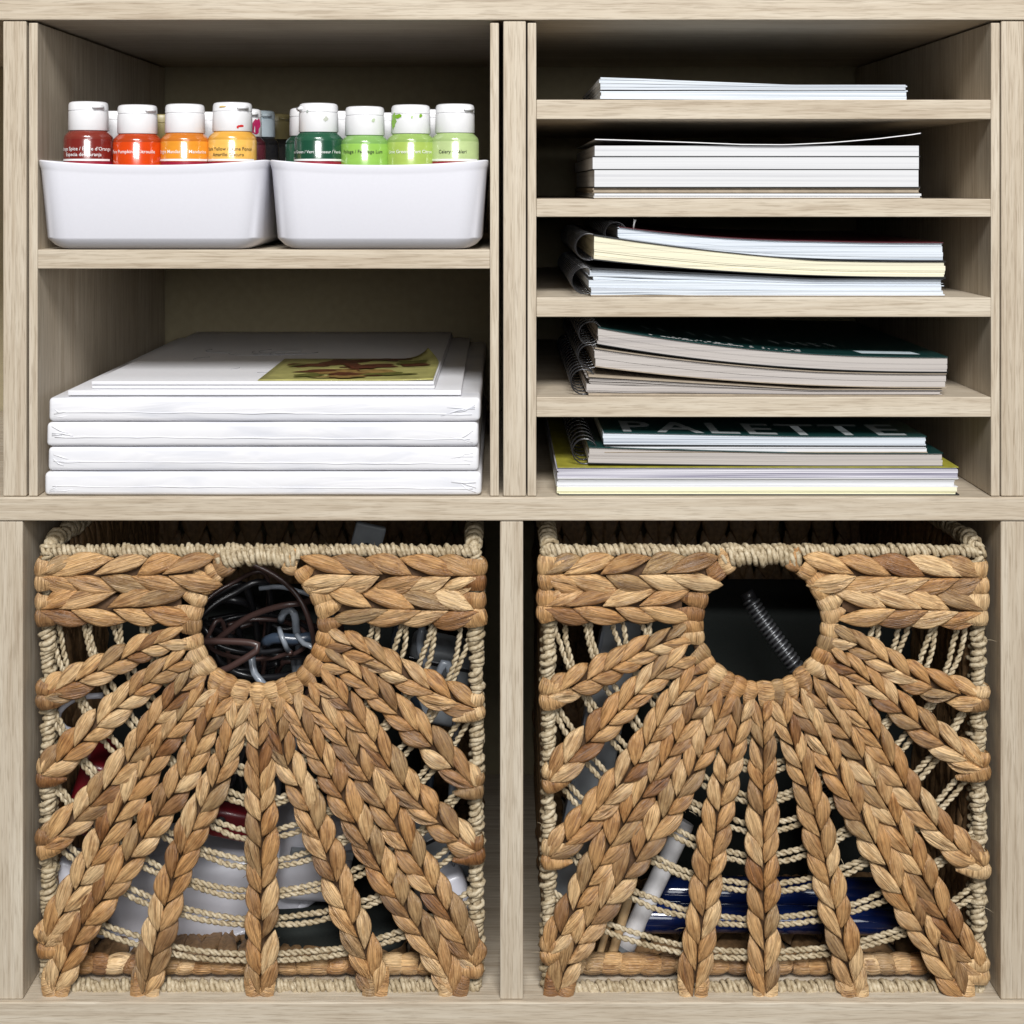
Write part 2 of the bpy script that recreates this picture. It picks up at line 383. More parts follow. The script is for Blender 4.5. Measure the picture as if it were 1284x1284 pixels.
def bottle(label, px, top, y, c, cdark=None, lines=(), ink='white_print', cap='cap', band=True, rz=0.0, size=0.0030, smear=None, scale=1.0, tab=True):
    x = WX(px, y); Hh = WZ(top, y) - BF
    r = thing('paint_bottle', label, 'paint bottle', (x, y, BF), 'paint bottles standing in the bins', rz)
    k = scale; R = 0.0171 * k; capH = 0.0206; zc = Hh - capH; zs = zc - 0.0052
    body = paint_mat(cdark or tuple(q * 0.62 for q in c), 'body')
    prof = [(R * 0.82, 0), (R * 0.97, 0.0012), (R, 0.003), (R, zs), (R * 0.985, zs + 0.0010), (R * 0.94, zs + 0.0022), (R * 0.82, zs + 0.0043), (R * 0.775, zs + 0.0050), (R * 0.76, zc + 0.002), (0.0, zc + 0.002)]
    o = lathe(prof, 36).build('body', body, r); smooth_flat(o, 40)
    rl = R + 0.00015; lab = paint_mat(c, 'label')
    l0, l1 = 0.012, zs - 0.0012
    zb0 = WZ(205, y) - BF
    o = lathe([(rl - 0.0002, l0), (rl, l0 + 0.0002), (rl, l1), (rl - 0.0002, l1 + 0.0002)], 36); o.f = o.f[:-2]
    lb = o.build('label', lab, r)
    def strip(name, za, zb, mt, a0, a1, parent, dr):
        mb = MB(); n = 18; v = []
        for i in range(n + 1):
            a = a0 + (a1 - a0) * i / n
            for z in (za, zb): v.append(((rl + dr) * math.sin(a), -(rl + dr) * math.cos(a), z))
        mb.add(v, [(2 * i, 2 * i + 2, 2 * i + 3, 2 * i + 1) for i in range(n)]); return mb.build(name, mt, parent)
    if band:
        strip('white_stripe', zb0 + 0.0016, zb0 + 0.0030, 'white_print', -1.45, 1.25, lb, 0.0002)
        strip('crimson_band', zb0 - 0.006, zb0 + 0.0013, 'crimson_print', -1.2, 1.5, lb, 0.0001)
        strip('number_box', zb0 + 0.0016, zb0 + 0.0046, 'white_print', -1.5, -1.28, lb, 0.00028)
    for i, s in enumerate(lines):
        me = text_mesh(s, size * 1.15, 1.0, bold=0.004); zz = zb0 + (0.0090 if len(lines) == 2 else 0.0070) - i * 0.0040
        for v in me.vertices:
            a = v.co.x / rl; v.co = Vector(((rl + 0.0003) * math.sin(a), -(rl + 0.0003) * math.cos(a), v.co.y + zz))
        link('lettering', me, ink, lb)
    rc = 0.0142 * k; zt = Hh
    o = lathe([(rc * 0.98, zc), (rc, zc + 0.0004), (rc * 0.985, zc + capH * 0.66), (rc * 0.95, zc + capH * 0.675), (rc * 0.95, zc + capH * 0.69),
               (rc * 0.985, zc + capH * 0.70), (rc * 0.975, zt - 0.0022), (rc * 0.93, zt - 0.0007), (rc * 0.82, zt), (0, zt)], 36).build('cap', cap, r); smooth_flat(o, 40)
    if tab:
        bm = bmesh.new(); bmesh.ops.create_cube(bm, size=1)
        for v in bm.verts: v.co = Vector((v.co.x * 0.009, v.co.y * 0.003, v.co.z * 0.0032))
        bmesh.ops.bevel(bm, geom=bm.edges[:], offset=0.0008, segments=2, affect='EDGES')
        me = bpy.data.meshes.new('lid_tab'); bm.to_mesh(me); bm.free()
        a = 0.75 if tab is True else tab
        t_ = link('lid_tab', me, cap, o, True, (math.sin(a) * rc * 0.98, -math.cos(a) * rc * 0.98, zc + capH * 0.80)); t_.rotation_euler = (0, 0, a)
    if smear:
        rs = random.Random(len(label))
        for mt, a0, dz, aw, zh in smear:
            mb = MB(); v = []; n = 16
            for i in range(n):
                t2 = 2 * PI * i / n; q = 0.75 + 0.4 * rs.random()
                a = a0 + aw * q * math.cos(t2) + 0.25 * aw * math.sin(t2); z = zc + dz + zh * q * math.sin(t2)
                v.append(((rc + 0.00015) * math.sin(a), -(rc + 0.00015) * math.cos(a), z))
            mb.add(v, [tuple(range(n))]); mb.build('paint_smear', paint_mat(mt, 'smear'), o)
    return r
yb = 0.020
bottle('dark red paint bottle, caption in white, beside the wooden side panel', 111, 128, yb, (0.17, 0.016, 0.012), (0.20, 0.03, 0.02), ('Orange Spice / Épice d’Orange', 'Especia de Naranja'), rz=0.02, size=0.0031)
bottle('bright orange-red paint bottle between the dark red and amber bottles', 172.5, 132, yb, (0.62, 0.055, 0.004), (0.42, 0.05, 0.01), ('Pure Pumpkin / Citrouille',), rz=-0.03, tab=1.0, band=False)
bottle('amber orange paint bottle with plain white cap', 232, 131, yb, (0.72, 0.28, 0.025), (0.55, 0.17, 0.02), ('Bright Mandarin / Mandarine',), rz=0.05, tab=0.0)
bottle('yellow paint bottle with a red smear on its cap', 291.5, 129, yb, (0.80, 0.46, 0.10), (0.70, 0.36, 0.06), ('Dark Yellow / Jaune Foncé', 'Amarillo Oscuro'), 'black_print', rz=-0.02, smear=[((0.6, 0.03, 0.03), 0.62, 0.0036, 0.17, 0.0009), ((0.6, 0.03, 0.03), 0.48, 0.0029, 0.07, 0.0012), ((0.7, 0.5, 0.2), -0.3, 0.0172, 0.2, 0.0006)])
bottle('dark green paint bottle with caption in white', 399.5, 130, yb, (0.010, 0.065, 0.035), (0.02, 0.09, 0.05), ('Hunter Green / Vert Chasseur / Verde Caza',), rz=0.04, size=0.0026, tab=-1.2, smear=[((0.45, 0.50, 0.47), -0.5, 0.0145, 0.07, 0.0012), ((0.55, 0.58, 0.50), 0.45, 0.009, 0.12, 0.0018)])
bottle('grass green paint bottle with plain white cap', 457.5, 134, yb, (0.27, 0.50, 0.09), (0.21, 0.40, 0.11), ('Foliage / Feuillage Lum',), 'black_print', rz=-0.02, band=False, tab=0.0, smear=[((0.55, 0.66, 0.45), 0.55, 0.0105, 0.10, 0.0016)])
bottle('lime green paint bottle with green smears on its cap', 515, 132, yb, (0.35, 0.48, 0.10), (0.28, 0.42, 0.11), ('Lime Green / Vert Citron',), rz=0.03, band=False, smear=[((0.22, 0.45, 0.03), -0.98, 0.0085, 0.22, 0.0060), ((0.22, 0.45, 0.03), -0.62, 0.0122, 0.22, 0.0016), ((0.22, 0.45, 0.03), 0.55, 0.0125, 0.10, 0.0014), ((0.30, 0.48, 0.10), 0.1, 0.0115, 0.05, 0.0010)], tab=0.0)
bottle('pale celery green paint bottle next to the right insert panel', 570.5, 131, yb, (0.45, 0.56, 0.26), (0.36, 0.48, 0.20), ('Celery / Céleri',), 'black_print', rz=-0.08, tab=0.9)
y2 = 0.058
bottle('maroon paint bottle with white cap behind the dark red and orange-red bottles', 145, 140, y2, (0.09, 0.012, 0.014), band=False)
bottle('brown paint bottle with tan olive cap behind the orange bottles', 203.5, 144, y2, (0.10, 0.03, 0.01), cap='cap_olive', band=False)
bottle('dark plum paint bottle with white cap behind the amber and yellow bottles', 262, 141, y2, (0.06, 0.02, 0.015), band=False)
bottle('paint bottle with magenta smeared white cap behind the yellow bottle', 304, 137, y2, (0.10, 0.02, 0.03), band=False, smear=[((0.45, 0.01, 0.10), 0.95, 0.0075, 0.35, 0.006)])
bottle('black paint bottle with pale blue cap', 322, 139, 0.108, (0.015, 0.015, 0.017), cap='cap_blue', band=False, smear=[((0.05, 0.09, 0.10), 0.1, 0.010, 0.15, 0.005)])
bottle('charcoal paint bottle with olive cap behind the pale blue cap', 344, 143, 0.145, (0.02, 0.02, 0.02), cap='cap_olive', band=False)
bottle('paint bottle with white cap behind the dark green bottle', 387, 136, y2, (0.02, 0.09, 0.05), band=False)
bottle('paint bottle with white cap between the dark green and grass green bottles, behind', 427, 140, y2, (0.03, 0.08, 0.04), band=False)
bottle('paint bottle with white cap behind the grass green and lime bottles', 486, 142, y2, (0.03, 0.10, 0.04), band=False)
bottle('paint bottle with white cap behind the lime and celery bottles', 541, 138, y2, (0.05, 0.14, 0.05), band=False)

# ---------------------------------------------------------------- canvas stack
def wavy_box(name, x0, x1, y0, y1, z0, z1, bev, mat, parent, amp=0.0, nx=26, rz=0.0):
    """soft-cornered block with a slightly uneven skin; local to parent's origin"""
    bm = bmesh.new(); bmesh.ops.create_cube(bm, size=1)
    for v in bm.verts: v.co = Vector((v.co.x * (x1 - x0), v.co.y * (y1 - y0), v.co.z * (z1 - z0)))
    ex = [e for e in bm.edges if abs(e.verts[0].co.x - e.verts[1].co.x) > 1e-4]
    bmesh.ops.subdivide_edges(bm, edges=ex, cuts=nx)
    ey = [e for e in bm.edges if abs(e.verts[0].co.y - e.verts[1].co.y) > 1e-4]
    bmesh.ops.subdivide_edges(bm, edges=ey, cuts=10)
    ed = [e for e in bm.edges if len(e.link_faces) == 2 and e.calc_face_angle(0) > 1.2]
    bmesh.ops.bevel(bm, geom=ed, offset=bev, segments=3, profile=0.5, affect='EDGES')
    s = random.random() * 50
    for v in bm.verts:
        if amp:
            p = Vector((v.co.x * 30 + s, v.co.y * 30, v.co.z * 160))
            v.co += Vector((mnoise.noise(p + Vector((9, 0, 0))), mnoise.noise(p), 0.35 * mnoise.noise(p + Vector((0, 7, 0))))) * amp
    me = bpy.data.meshes.new(name); bm.to_mesh(me); bm.free()
    o = link(name, me, mat, parent, True, ((x0 + x1) / 2, (y0 + y1) / 2, (z0 + z1) / 2)); o.rotation_euler = (0, 0, rz); return o
FL = WZ(623) + 0.0006
cn = ['bottom of the stack of four', 'second from the bottom of the stack', 'third from the bottom of the stack', 'uppermost thick one, under the thin boards']
cpx = [(56, 604, 590.5), (60, 600.5, 559.5), (58.5, 600, 528.5), (60.5, 602.5, 497.5)]
z = FL; CT = None
for i, (a, c, top) in enumerate(cpx):
    z1 = WZ(top, 0.003); x0, x1 = WX(a, 0.003), WX(c, 0.003)
    r = thing('stretched_canvas', 'blank white stretched canvas in plastic film, ' + cn[i], 'canvas', ((x0 + x1) / 2, 0.19, z), 'stretched canvases in a stack')
    h = z1 - z - 0.0007; hw = (x1 - x0) / 2; fy = [0.0, 0.001, 0.0005, 0.0015][i] + 0.0015 - 0.19
    wavy_box('canvas_block', -hw, hw, fy, 0.18, 0, h, 0.0028, 'canvas', r, 0.0005)
    # the film's heat-sealed seam along the front and the folded corners
    mb = MB(); pts = [(-hw + 0.006 + (2 * hw - 0.012) * t / 40, fy - 0.0001, h * (0.40 - 0.10 * t / 40) + 0.0007 * mnoise.noise((t * 0.35 + i * 9, 0, 0))) for t in range(41)]
    tube(mb, pts, 0.00040, 5)
    mb.build('film_seam', 'canvas', r)
    for sx in (-1, 1):
        mb = MB(); xe = sx * (hw - 0.004)
        for q in range(3):
            z_a = h * random.uniform(0.1, 0.85); z_b = h * random.uniform(0.2, 0.6); ln = random.uniform(0.006, 0.026)
            tube(mb, [(xe, fy + 0.0002, z_a), (xe - sx * ln * 0.5, fy - 0.0001, (z_a + z_b) / 2 + random.uniform(-0.0015, 0.0015)), (xe - sx * ln, fy + 0.0004, z_b)], random.uniform(0.0003, 0.0006), 5)
        mb.build('corner_fold', 'canvas', r)
    z = z1 - 0.0003 + 0.0003
CT = z
def thin_board(label, pxl, pxr, y, d, z0, th, rz, name='canvas_board', mat='board'):
    x0, x1 = WX(pxl, y), WX(pxr, y)
    r = thing(name, label, 'canvas board', ((x0 + x1) / 2, y + d / 2, z0), 'canvas boards on the stack', rz)
    wavy_box('board_panel', -(x1 - x0) / 2, (x1 - x0) / 2, -d / 2, d / 2, 0, th, 0.0006, mat, r, 0.0)
    return r
thin_board('wide thin white canvas board lying on the thick canvases', 84, 577, 0.008, 0.355, CT + 0.0002, 0.0036, 0.004)
zB = CT + 0.0041
thin_board('narrower white board between the wide board and sketched board', 116, 546, 0.014, 0.350, zB, 0.0024, -0.003)
zB2 = zB + 0.0028
skb = thin_board('topmost white board with faint pencil sketch, under the olive card', 115, 545, 0.013, 0.348, zB2, 0.0026, -0.002)
rs = random.Random(3)
for i in range(11):
    cx, cy = -0.075 + 0.10 * rs.random(), -0.12 + 0.14 * rs.random(); a0 = rs.random() * 6; rr = 0.008 + 0.014 * rs.random()
    mb = MB(); tube(mb, [(cx + rr * (1.6 * math.cos(a0 + k * 0.25)), cy + rr * math.sin(a0 + k * 0.25), 0.00262) for k in range(5 + rs.randrange(8))], 0.0005, 4, 0.2)
    mb.build('pencil_line', 'pencil', skb)
# the picture card with its curled corner
yc0 = 0.0145; zC = zB2 + 0.0029
cw = WX(543, yc0) - WX(323, yc0); cd = 0.128
card = thing('picture_card', 'olive yellow picture card with brown plant shapes and a curled corner', 'card', ((WX(323, yc0) + WX(543, yc0)) / 2, yc0 + cd / 2, zC))
def card_z(u, v):
    k = max(0.0, (u + v - 1.74) / 0.26); s = max(0, u - 0.72) / 0.28
    return 0.0003 + 0.0085 * k ** 2 + 0.0008 * s ** 2
def card_p(u, v, dz=0.0):
    k = max(0.0, (u + v - 1.74) / 0.26)
    return ((u - 0.5) * cw - 0.010 * k * k, (v - 0.5) * cd - 0.004 * k * k, card_z(u, v) + dz)
mb = MB(); n = 20
mb.add([card_p(i / n, j / n) for j in range(n + 1) for i in range(n + 1)], [(j * (n + 1) + i, j * (n + 1) + i + 1, (j + 1) * (n + 1) + i + 1, (j + 1) * (n + 1) + i) for j in range(n) for i in range(n)])
cs = mb.build('card_sheet', 'card', card)
sm = cs.modifiers.new('thickness', 'SOLIDIFY'); sm.thickness = 0.0003
def blob(u0, v0, ru, rv, ang, mt, wob=0.25, n=22, dz=0.0003):
    sd = random.random() * 30; mb = MB(); v = [card_p(u0, v0, dz)]
    for ring_ in (0.5, 1.0):
        for k in range(n):
            a = 2 * PI * k / n; q = ring_ * (1 + wob * mnoise.noise((math.cos(a) * 1.4 + sd, math.sin(a) * 1.4, 0)))
            du, dv = ru * q * math.cos(a), rv * q * math.sin(a)
            uu = u0 + du * math.cos(ang) - dv * math.sin(ang); vv = v0 + du * math.sin(ang) + dv * math.cos(ang)
            v.append(card_p(min(0.995, max(0.005, uu)), min(0.995, max(0.005, vv)), dz))
    f = [(0, 1 + k, 1 + (k + 1) % n) for k in range(n)] + [(1 + k, 1 + n + k, 1 + n + (k + 1) % n, 1 + (k + 1) % n) for k in range(n)]
    mb.add(v, f); mb.build('printed_shape', mt, cs)
for i, (u, v, ru, rv, a, mt) in enumerate([(0.42, 0.80, 0.11, 0.15, 0.1, 'card_brown'), (0.66, 0.93, 0.11, 0.065, 0, 'card_brown'), (0.20, 0.66, 0.10, 0.07, 0.05, 'card_brown'),
      (0.62, 0.60, 0.16, 0.06, 0.3, 'card_brown'), (0.36, 0.40, 0.15, 0.05, 0.25, 'card_brown'), (0.86, 0.64, 0.10, 0.05, 0.1, 'card_brown'), (0.55, 0.34, 0.20, 0.09, 0.1, 'card_tan'),
      (0.52, 0.20, 0.16, 0.06, -0.1, 'card_brown'), (0.72, 0.22, 0.13, 0.05, 0.2, 'card_green'), (0.27, 0.17, 0.08, 0.06, 0, 'card_green'), (0.83, 0.76, 0.08, 0.07, 0.4, 'card_green'),
      (0.47, 0.56, 0.015, 0.16, 0.3, 'card_brown'), (0.56, 0.50, 0.08, 0.04, 0.5, 'card_brown'), (0.48, 0.10, 0.12, 0.04, 0.1, 'card_tan'), (0.14, 0.60, 0.05, 0.02, 0.6, 'card_green')]):
    blob(u, v, ru * 1.15, rv * 1.25, a, mt, 0.75, dz=0.0002 + 0.00008 * i)

# ---------------------------------------------------------------- books and pads
def book(name, label, cat, xl, xr, bl, br, tl, tr, pg, n=8, y=0.006, d=0.27, k=2.6, jit=0.0005, cover=None, back=None, spiral=None, ring=(0, 16), wav=0.0, group=None, right_j=0.0005, rest=None, tcov=0.0005):
    """xl/xr: left and right ends, bl/br: bottom edge left and right, tl/tr: top edge left and right (photo pixels of the front edge)"""
    x0, x1 = WX(xl, y), WX(xr, y); zr = rest if rest is not None else WZ(br, y)
    root = thing(name, label, cat, ((x0 + x1) / 2, y + d / 2, zr), group)
    ox, oy, oz = root.location
    zl_b, zl_t, zr_t = WZ(bl, y), WZ(tl, y), WZ(tr, y)
    sd = random.random() * 40; rnd = random.Random(label)
    def zb(t): return zr + max(0, zl_b - zr) * (1 - t) ** k
    def th(t): return (zl_t - zl_b) + ((zr_t - zr) - (zl_t - zl_b)) * min(1, t * 1.6)
    NX = 30
    def slab(mb, va, vb, yo, xo0, xo1, off=0.0, ws=0.0):
        v = []; f = []
        for i in range(NX + 1):
            t = i / NX; X = x0 + (x1 - x0) * t + (xo0 if i == 0 else 0) + (xo1 if i == NX else 0)
            w_ = ws * (mnoise.noise((t * 5 + sd, va * 3, 0))) * math.sin(PI * min(1, t * 3)) if ws else 0
            a = zb(t) + th(t) * va + off + w_; c = zb(t) + th(t) * vb + off + w_
            v += [(X - ox, y + yo - oy, a - oz), (X - ox, y + yo - oy, c - oz), (X - ox, y + d - oy, c - oz), (X - ox, y + d - oy, a - oz)]
        for i in range(NX):
            p, q = i * 4, i * 4 + 4
            for j in range(4): f.append((p + j, q + j, q + (j + 1) % 4, p + (j + 1) % 4))
        f.append((0, 1, 2, 3)); f.append((NX * 4 + 3, NX * 4 + 2, NX * 4 + 1, NX * 4)); mb.add(v, f)
    tb = tcov if back else 0.0001; tc = tcov if cover else 0.0
    T = max(0.001, zr_t - zr); lo = tb / T; hi = 1 - tc / T
    mb = MB(); cuts = [0] + sorted(rnd.random() for _ in range(n - 1)) + [1]
    for a, c in zip(cuts, cuts[1:]):
        if c - a < 0.01: continue
        va, vb = lo + (hi - lo) * a, lo + (hi - lo) * c
        slab(mb, va, vb - 0.00008 / T, 0.0008 + jit * rnd.random() * 2, (rnd.random() - 0.5) * jit * 3, -right_j * 2.4 * rnd.random(), 0, wav)
    me = mb.mesh('page_block'); fix_normals(me); link('page_block', me, pg, root)
    cov = None
    if back:
        mb = MB(); slab(mb, 0, lo * 0.96, 0.0, 0, 0); me = mb.mesh('back_cover'); fix_normals(me); link('back_cover', me, back, root)
    if cover:
        mb = MB(); slab(mb, hi + 0.00004 / T, 1, 0.0, 0, 0); me = mb.mesh('front_cover'); fix_normals(me); cov = link('front_cover', me, cover, root)
    if spiral:
        R = ring[1] / S; cx = x0 + ring[0] / S; czz = (zl_b + zl_t) / 2 + ring[2] / S
        mb = MB(); turns = int(d / 0.016)
        for q in range(turns):
            yy = y + 0.004 + q * 0.016
            for dd in (0, 0.0024):
                tube(mb, [(cx + R * math.cos(2 * PI * s / 20) - ox, yy + dd + 0.0010 * s / 20 - oy, czz + R * math.sin(2 * PI * s / 20) - oz) for s in range(21)], 0.00045, 5)
        mb.build('binding_wire', spiral, root)
    def surf(t, v): return (x0 + (x1 - x0) * t - ox, y + v * d - oy, zb(t) + th(t) - oz)
    return root, cov, surf
def on_cover(cov, surf, s, size, t0, v0, mt, spacing=1.0, sx=1.0, dz=0.00025, width=None):
    """flat lettering that follows the cover; t0,v0 its start on the cover (0..1)"""
    me = text_mesh(s, size, spacing, 'LEFT', 0.014); a = Vector(surf(0, 0)); W = surf(1, 0)[0] - a.x; Dp = surf(0, 1)[1] - a.y
    for v in me.vertices:
        t = t0 + v.co.x * sx / W; q = surf(min(1, t), v0 + v.co.y / Dp); v.co = Vector((q[0], q[1], q[2] + dz))
    return link('lettering', me, mt, cov)
sh = [WZ(a) + 0.0003 for a, c in RS]
g1, g2, g3 = 'pads on the top insert shelf', 'pads on the second insert shelf', 'spiral books on the third insert shelf'
book('paper_pad', 'thin pale blue-white pad lying directly on the top insert shelf', 'pad', 754, 1139, 124, 124, 114, 113, 'pg_blue', 3, 0.010, 0.20, rest=sh[0], jit=0.0006)
book('paper_pad', 'thin pale blue-white pad bowed up at its spine, uppermost of two', 'pad', 753, 1138, 113.4, 112.6, 97, 106, 'pg_blue', 6, 0.009, 0.20, jit=0.0006, wav=0.0004, k=1.5)
book('paper_pad', 'thin white pad at the bottom of the thick stack of pads', 'pad', 745, 1156, 249, 249, 242.6, 242.6, 'pg_white', 3, 0.006, 0.24, rest=sh[1], back='board_brown', tcov=0.0006)
book('paper_pad', 'thin pad with brown cardboard backing between white blocks', 'pad', 744, 1154, 242.3, 242.3, 235.6, 235.6, 'board_brown', 4, 0.006, 0.24)
book('paper_pad', 'thickest white paper block in the pad stack, above brown cardboard', 'pad', 745, 1154, 235.2, 235.2, 213.2, 213.2, 'pg_smooth', 1, 0.005, 0.24, back='cover_black', tcov=0.0006)
book('paper_pad', 'middle white paper block between two other white blocks', 'pad', 744, 1153, 212.8, 212.8, 197, 197, 'pg_smooth', 1, 0.0065, 0.24, back='cover_black', tcov=0.0006)
pt, _, _ = book('paper_pad', 'white pad with its cover sheet curling up at the right', 'pad', 746, 1154, 196.7, 196.7, 182.5, 182.5, 'pg_smooth', 1, 0.007, 0.24, back='cover_black', tcov=0.0007)
# loose cover sheet with both ends lifting
mb = MB(); v = []; f = []; NXs = 40
px_pts = [(746, 175.2), (800, 176.8), (860, 178.8), (930, 181.6), (985, 182.0), (1040, 179.5), (1100, 174.5), (1150, 168.5), (1154.5, 167.5)]
def lerp_pts(t):
    X = 746 + (1154.5 - 746) * t
    for (a, za), (c, zc_) in zip(px_pts, px_pts[1:]):
        if X <= c + 1e-6:
            q = (X - a) / (c - a); return X, za + (zc_ - za) * q
    return X, px_pts[-1][1]
for i in range(NXs + 1):
    X, Zp = lerp_pts(i / NXs); xx, zz = WX(X, 0.006), WZ(Zp, 0.006)
    for yo, dz in ((0.0, 0), (0.0, 0.0006), (0.24, 0.0006), (0.24, 0.0)): v.append((xx - pt.location.x, 0.006 + yo - pt.location.y, zz + dz - pt.location.z))
for i in range(NXs):
    p, q = i * 4, i * 4 + 4
    for j in range(4): f.append((p + j, q + j, q + (j + 1) % 4, p + (j + 1) % 4))
f += [(0, 1, 2, 3), (NXs * 4 + 3, NXs * 4 + 2, NXs * 4 + 1, NXs * 4)]
mb.add(v, f); me = mb.mesh('cover_sheet'); fix_normals(me); link('cover_sheet', me, 'cover_white', pt)

book('sketchbook', 'spiral sketchbook with ruffled white pages lying directly on the third insert shelf', 'sketchbook', 741, 1186, 372, 373, 336, 349, 'pg_blue', 14, 0.006, 0.27, rest=sh[2], jit=0.0014, back='board_brown', cover='cover_black', spiral='wire', ring=(-7, 17, 1.5), wav=0.0011, k=3, right_j=0.0012)
book('sketchbook', 'spiral sketchbook with cream pages between two white-paged ones', 'sketchbook', 745, 1186, 326, 348, 294, 328, 'pg_cream', 5, 0.006, 0.27, back='cover_black', cover='cover_black', spiral='wire', ring=(-6, 17, 0), k=2.3)
_, cv, sf = book('sketchbook', 'spiral sketchbook with white pages and a tiny white tag, uppermost above cream one', 'sketchbook', 776, 1183, 301, 327, 284, 304, 'pg_blue', 7, 0.007, 0.27, back='cover_black', cover='cover_red', spiral='wire', ring=(-3, 14, 0), k=2.6, wav=0.0003)
mb = MB(); q = sf(0.045, 0); tube(mb, [(q[0], q[1] + 0.002, q[2] - 0.001), (q[0] + 0.0005, q[1], q[2] + 0.004), (q[0] + 0.001, q[1], q[2] + 0.0062)], lambda t: 0.0006 + 0.0012 * max(0, t - 0.45), 6); mb.build('paper_tag', 'cover_white', cv)

book('sketchbook', 'grey-paged spiral book with loose pages lying directly on the fourth insert shelf', 'sketchbook', 738, 1183, 496, 497.5, 470, 488, 'pg_grey', 10, 0.005, 0.27, rest=sh[3], jit=0.0012, back='board_brown', cover='board_brown', spiral='wire', ring=(-6, 16, 3), wav=0.0010, k=2.4, right_j=0.0012)
book('sketchbook', 'grey-paged spiral book in the middle, between two others', 'sketchbook', 746, 1187, 460, 486.5, 436, 468.5, 'pg_grey', 4, 0.005, 0.27, back='board_brown', cover='board_brown', spiral='wire', ring=(-6, 15, 0), k=2.2)
_, cv, sf = book('sketchbook', 'dark green covered spiral book with white print and pale label', 'sketchbook', 750, 1189, 432, 467, 410, 447.5, 'pg_grey', 4, 0.005, 0.27, back='cover_black', cover='cover_green', spiral='wire', ring=(-9, 15, 2), k=2.2)
# small white print near the cover's front edge, larger print further back, pale price label
rs = random.Random(5)
for row, (v0, ta, tb, hgt, p) in enumerate([(0.020, 0.15, 0.58, 0.0030, 0.75), (0.045, 0.22, 0.60, 0.0030, 0.55)]):
    mb = MB(); t = ta
    while t < tb:
        w_ = 0.004 + 0.010 * rs.random()
        if rs.random() < p:
            a, c, e, g = sf(t, v0), sf(t + w_ * 0.8, v0), sf(t + w_ * 0.8 - 0.003, v0 + hgt / 0.27), sf(t - 0.003, v0 + hgt / 0.27)
            mb.add([(q[0], q[1], q[2] + 0.0003) for q in (a, c, e, g)], [(0, 1, 2, 3)])
        t += w_
    mb.build('small_print', 'white_print', cv, False)
for t in (0.16, 0.21, 0.30, 0.355, 0.41, 0.47, 0.55, 0.60, 0.635, 0.67, 0.72):
    a, c, e, g = sf(t, 0.19), sf(t + 0.012, 0.19), sf(t - 0.004, 0.27), sf(t - 0.016, 0.27)
    MB().add([(q[0], q[1], q[2] + 0.0003) for q in (a, c, e, g)], [(0, 1, 2, 3)]).build('print_mark', 'letter', cv, False)
a, c, e, g = sf(0.765, 0.045), sf(0.935, 0.045), sf(0.925, 0.105), sf(0.755, 0.105)
MB().add([(q[0], q[1], q[2] + 0.0003) for q in (a, c, e, g)], [(0, 1, 2, 3)]).build('price_label', 'cap_blue', cv, False)

FLr = WZ(623) + 0.0004
book('magazine', 'white and cream edged pad lying directly on the unit board under other pads', 'magazine', 700, 1203, 621, 621, 611.2, 611.2, 'pg_yellow', 5, 0.004, 0.275, rest=FLr, back='cover_black', jit=0.0008, right_j=0.0012)
book('magazine', 'white-edged pad between the cream-edged pad and the olive covered magazine', 'magazine', 699, 1201, 610.8, 610.8, 600.6, 600.6, 'pg_white', 3, 0.005, 0.275, jit=0.0008, right_j=0.001, cover='cover_white', back='cover_white')
book('magazine', 'magazine with olive yellow cover and dark streaked page edges', 'magazine', 699, 1202, 600.2, 600.2, 585.5, 585.5, 'pg_mag', 6, 0.004, 0.275, cover='cover_olive', back='cover_white', jit=0.0006)
book('sketchbook', 'grey-paged spiral book lying on the olive covered magazine', 'sketchbook', 738, 1183, 581.5, 585, 560, 568, 'pg_grey', 4, 0.006, 0.26, cover='cover_green', back='cover_black', spiral='wire', ring=(-4, 16, 3), k=2.5)
book('paper_pad', 'thin white pad directly under the dark green lettered pad', 'pad', 758, 1163, 567.6, 567.6, 560.2, 560.2, 'pg_white', 3, 0.007, 0.245, back='board_brown')
_, cv, sf = book('paper_pad', 'pad with dark green cover lettered PALETTE in pale grey capitals', 'pad', 757, 1162, 558.5, 559.8, 541.5, 547, 'pg_blue', 4, 0.007, 0.245, cover='cover_green', back='cover_black', k=1.6)
on_cover(cv, sf, 'PALETTE', 0.064, 0.05, 0.014, 'letter', 1.15, 0.74)

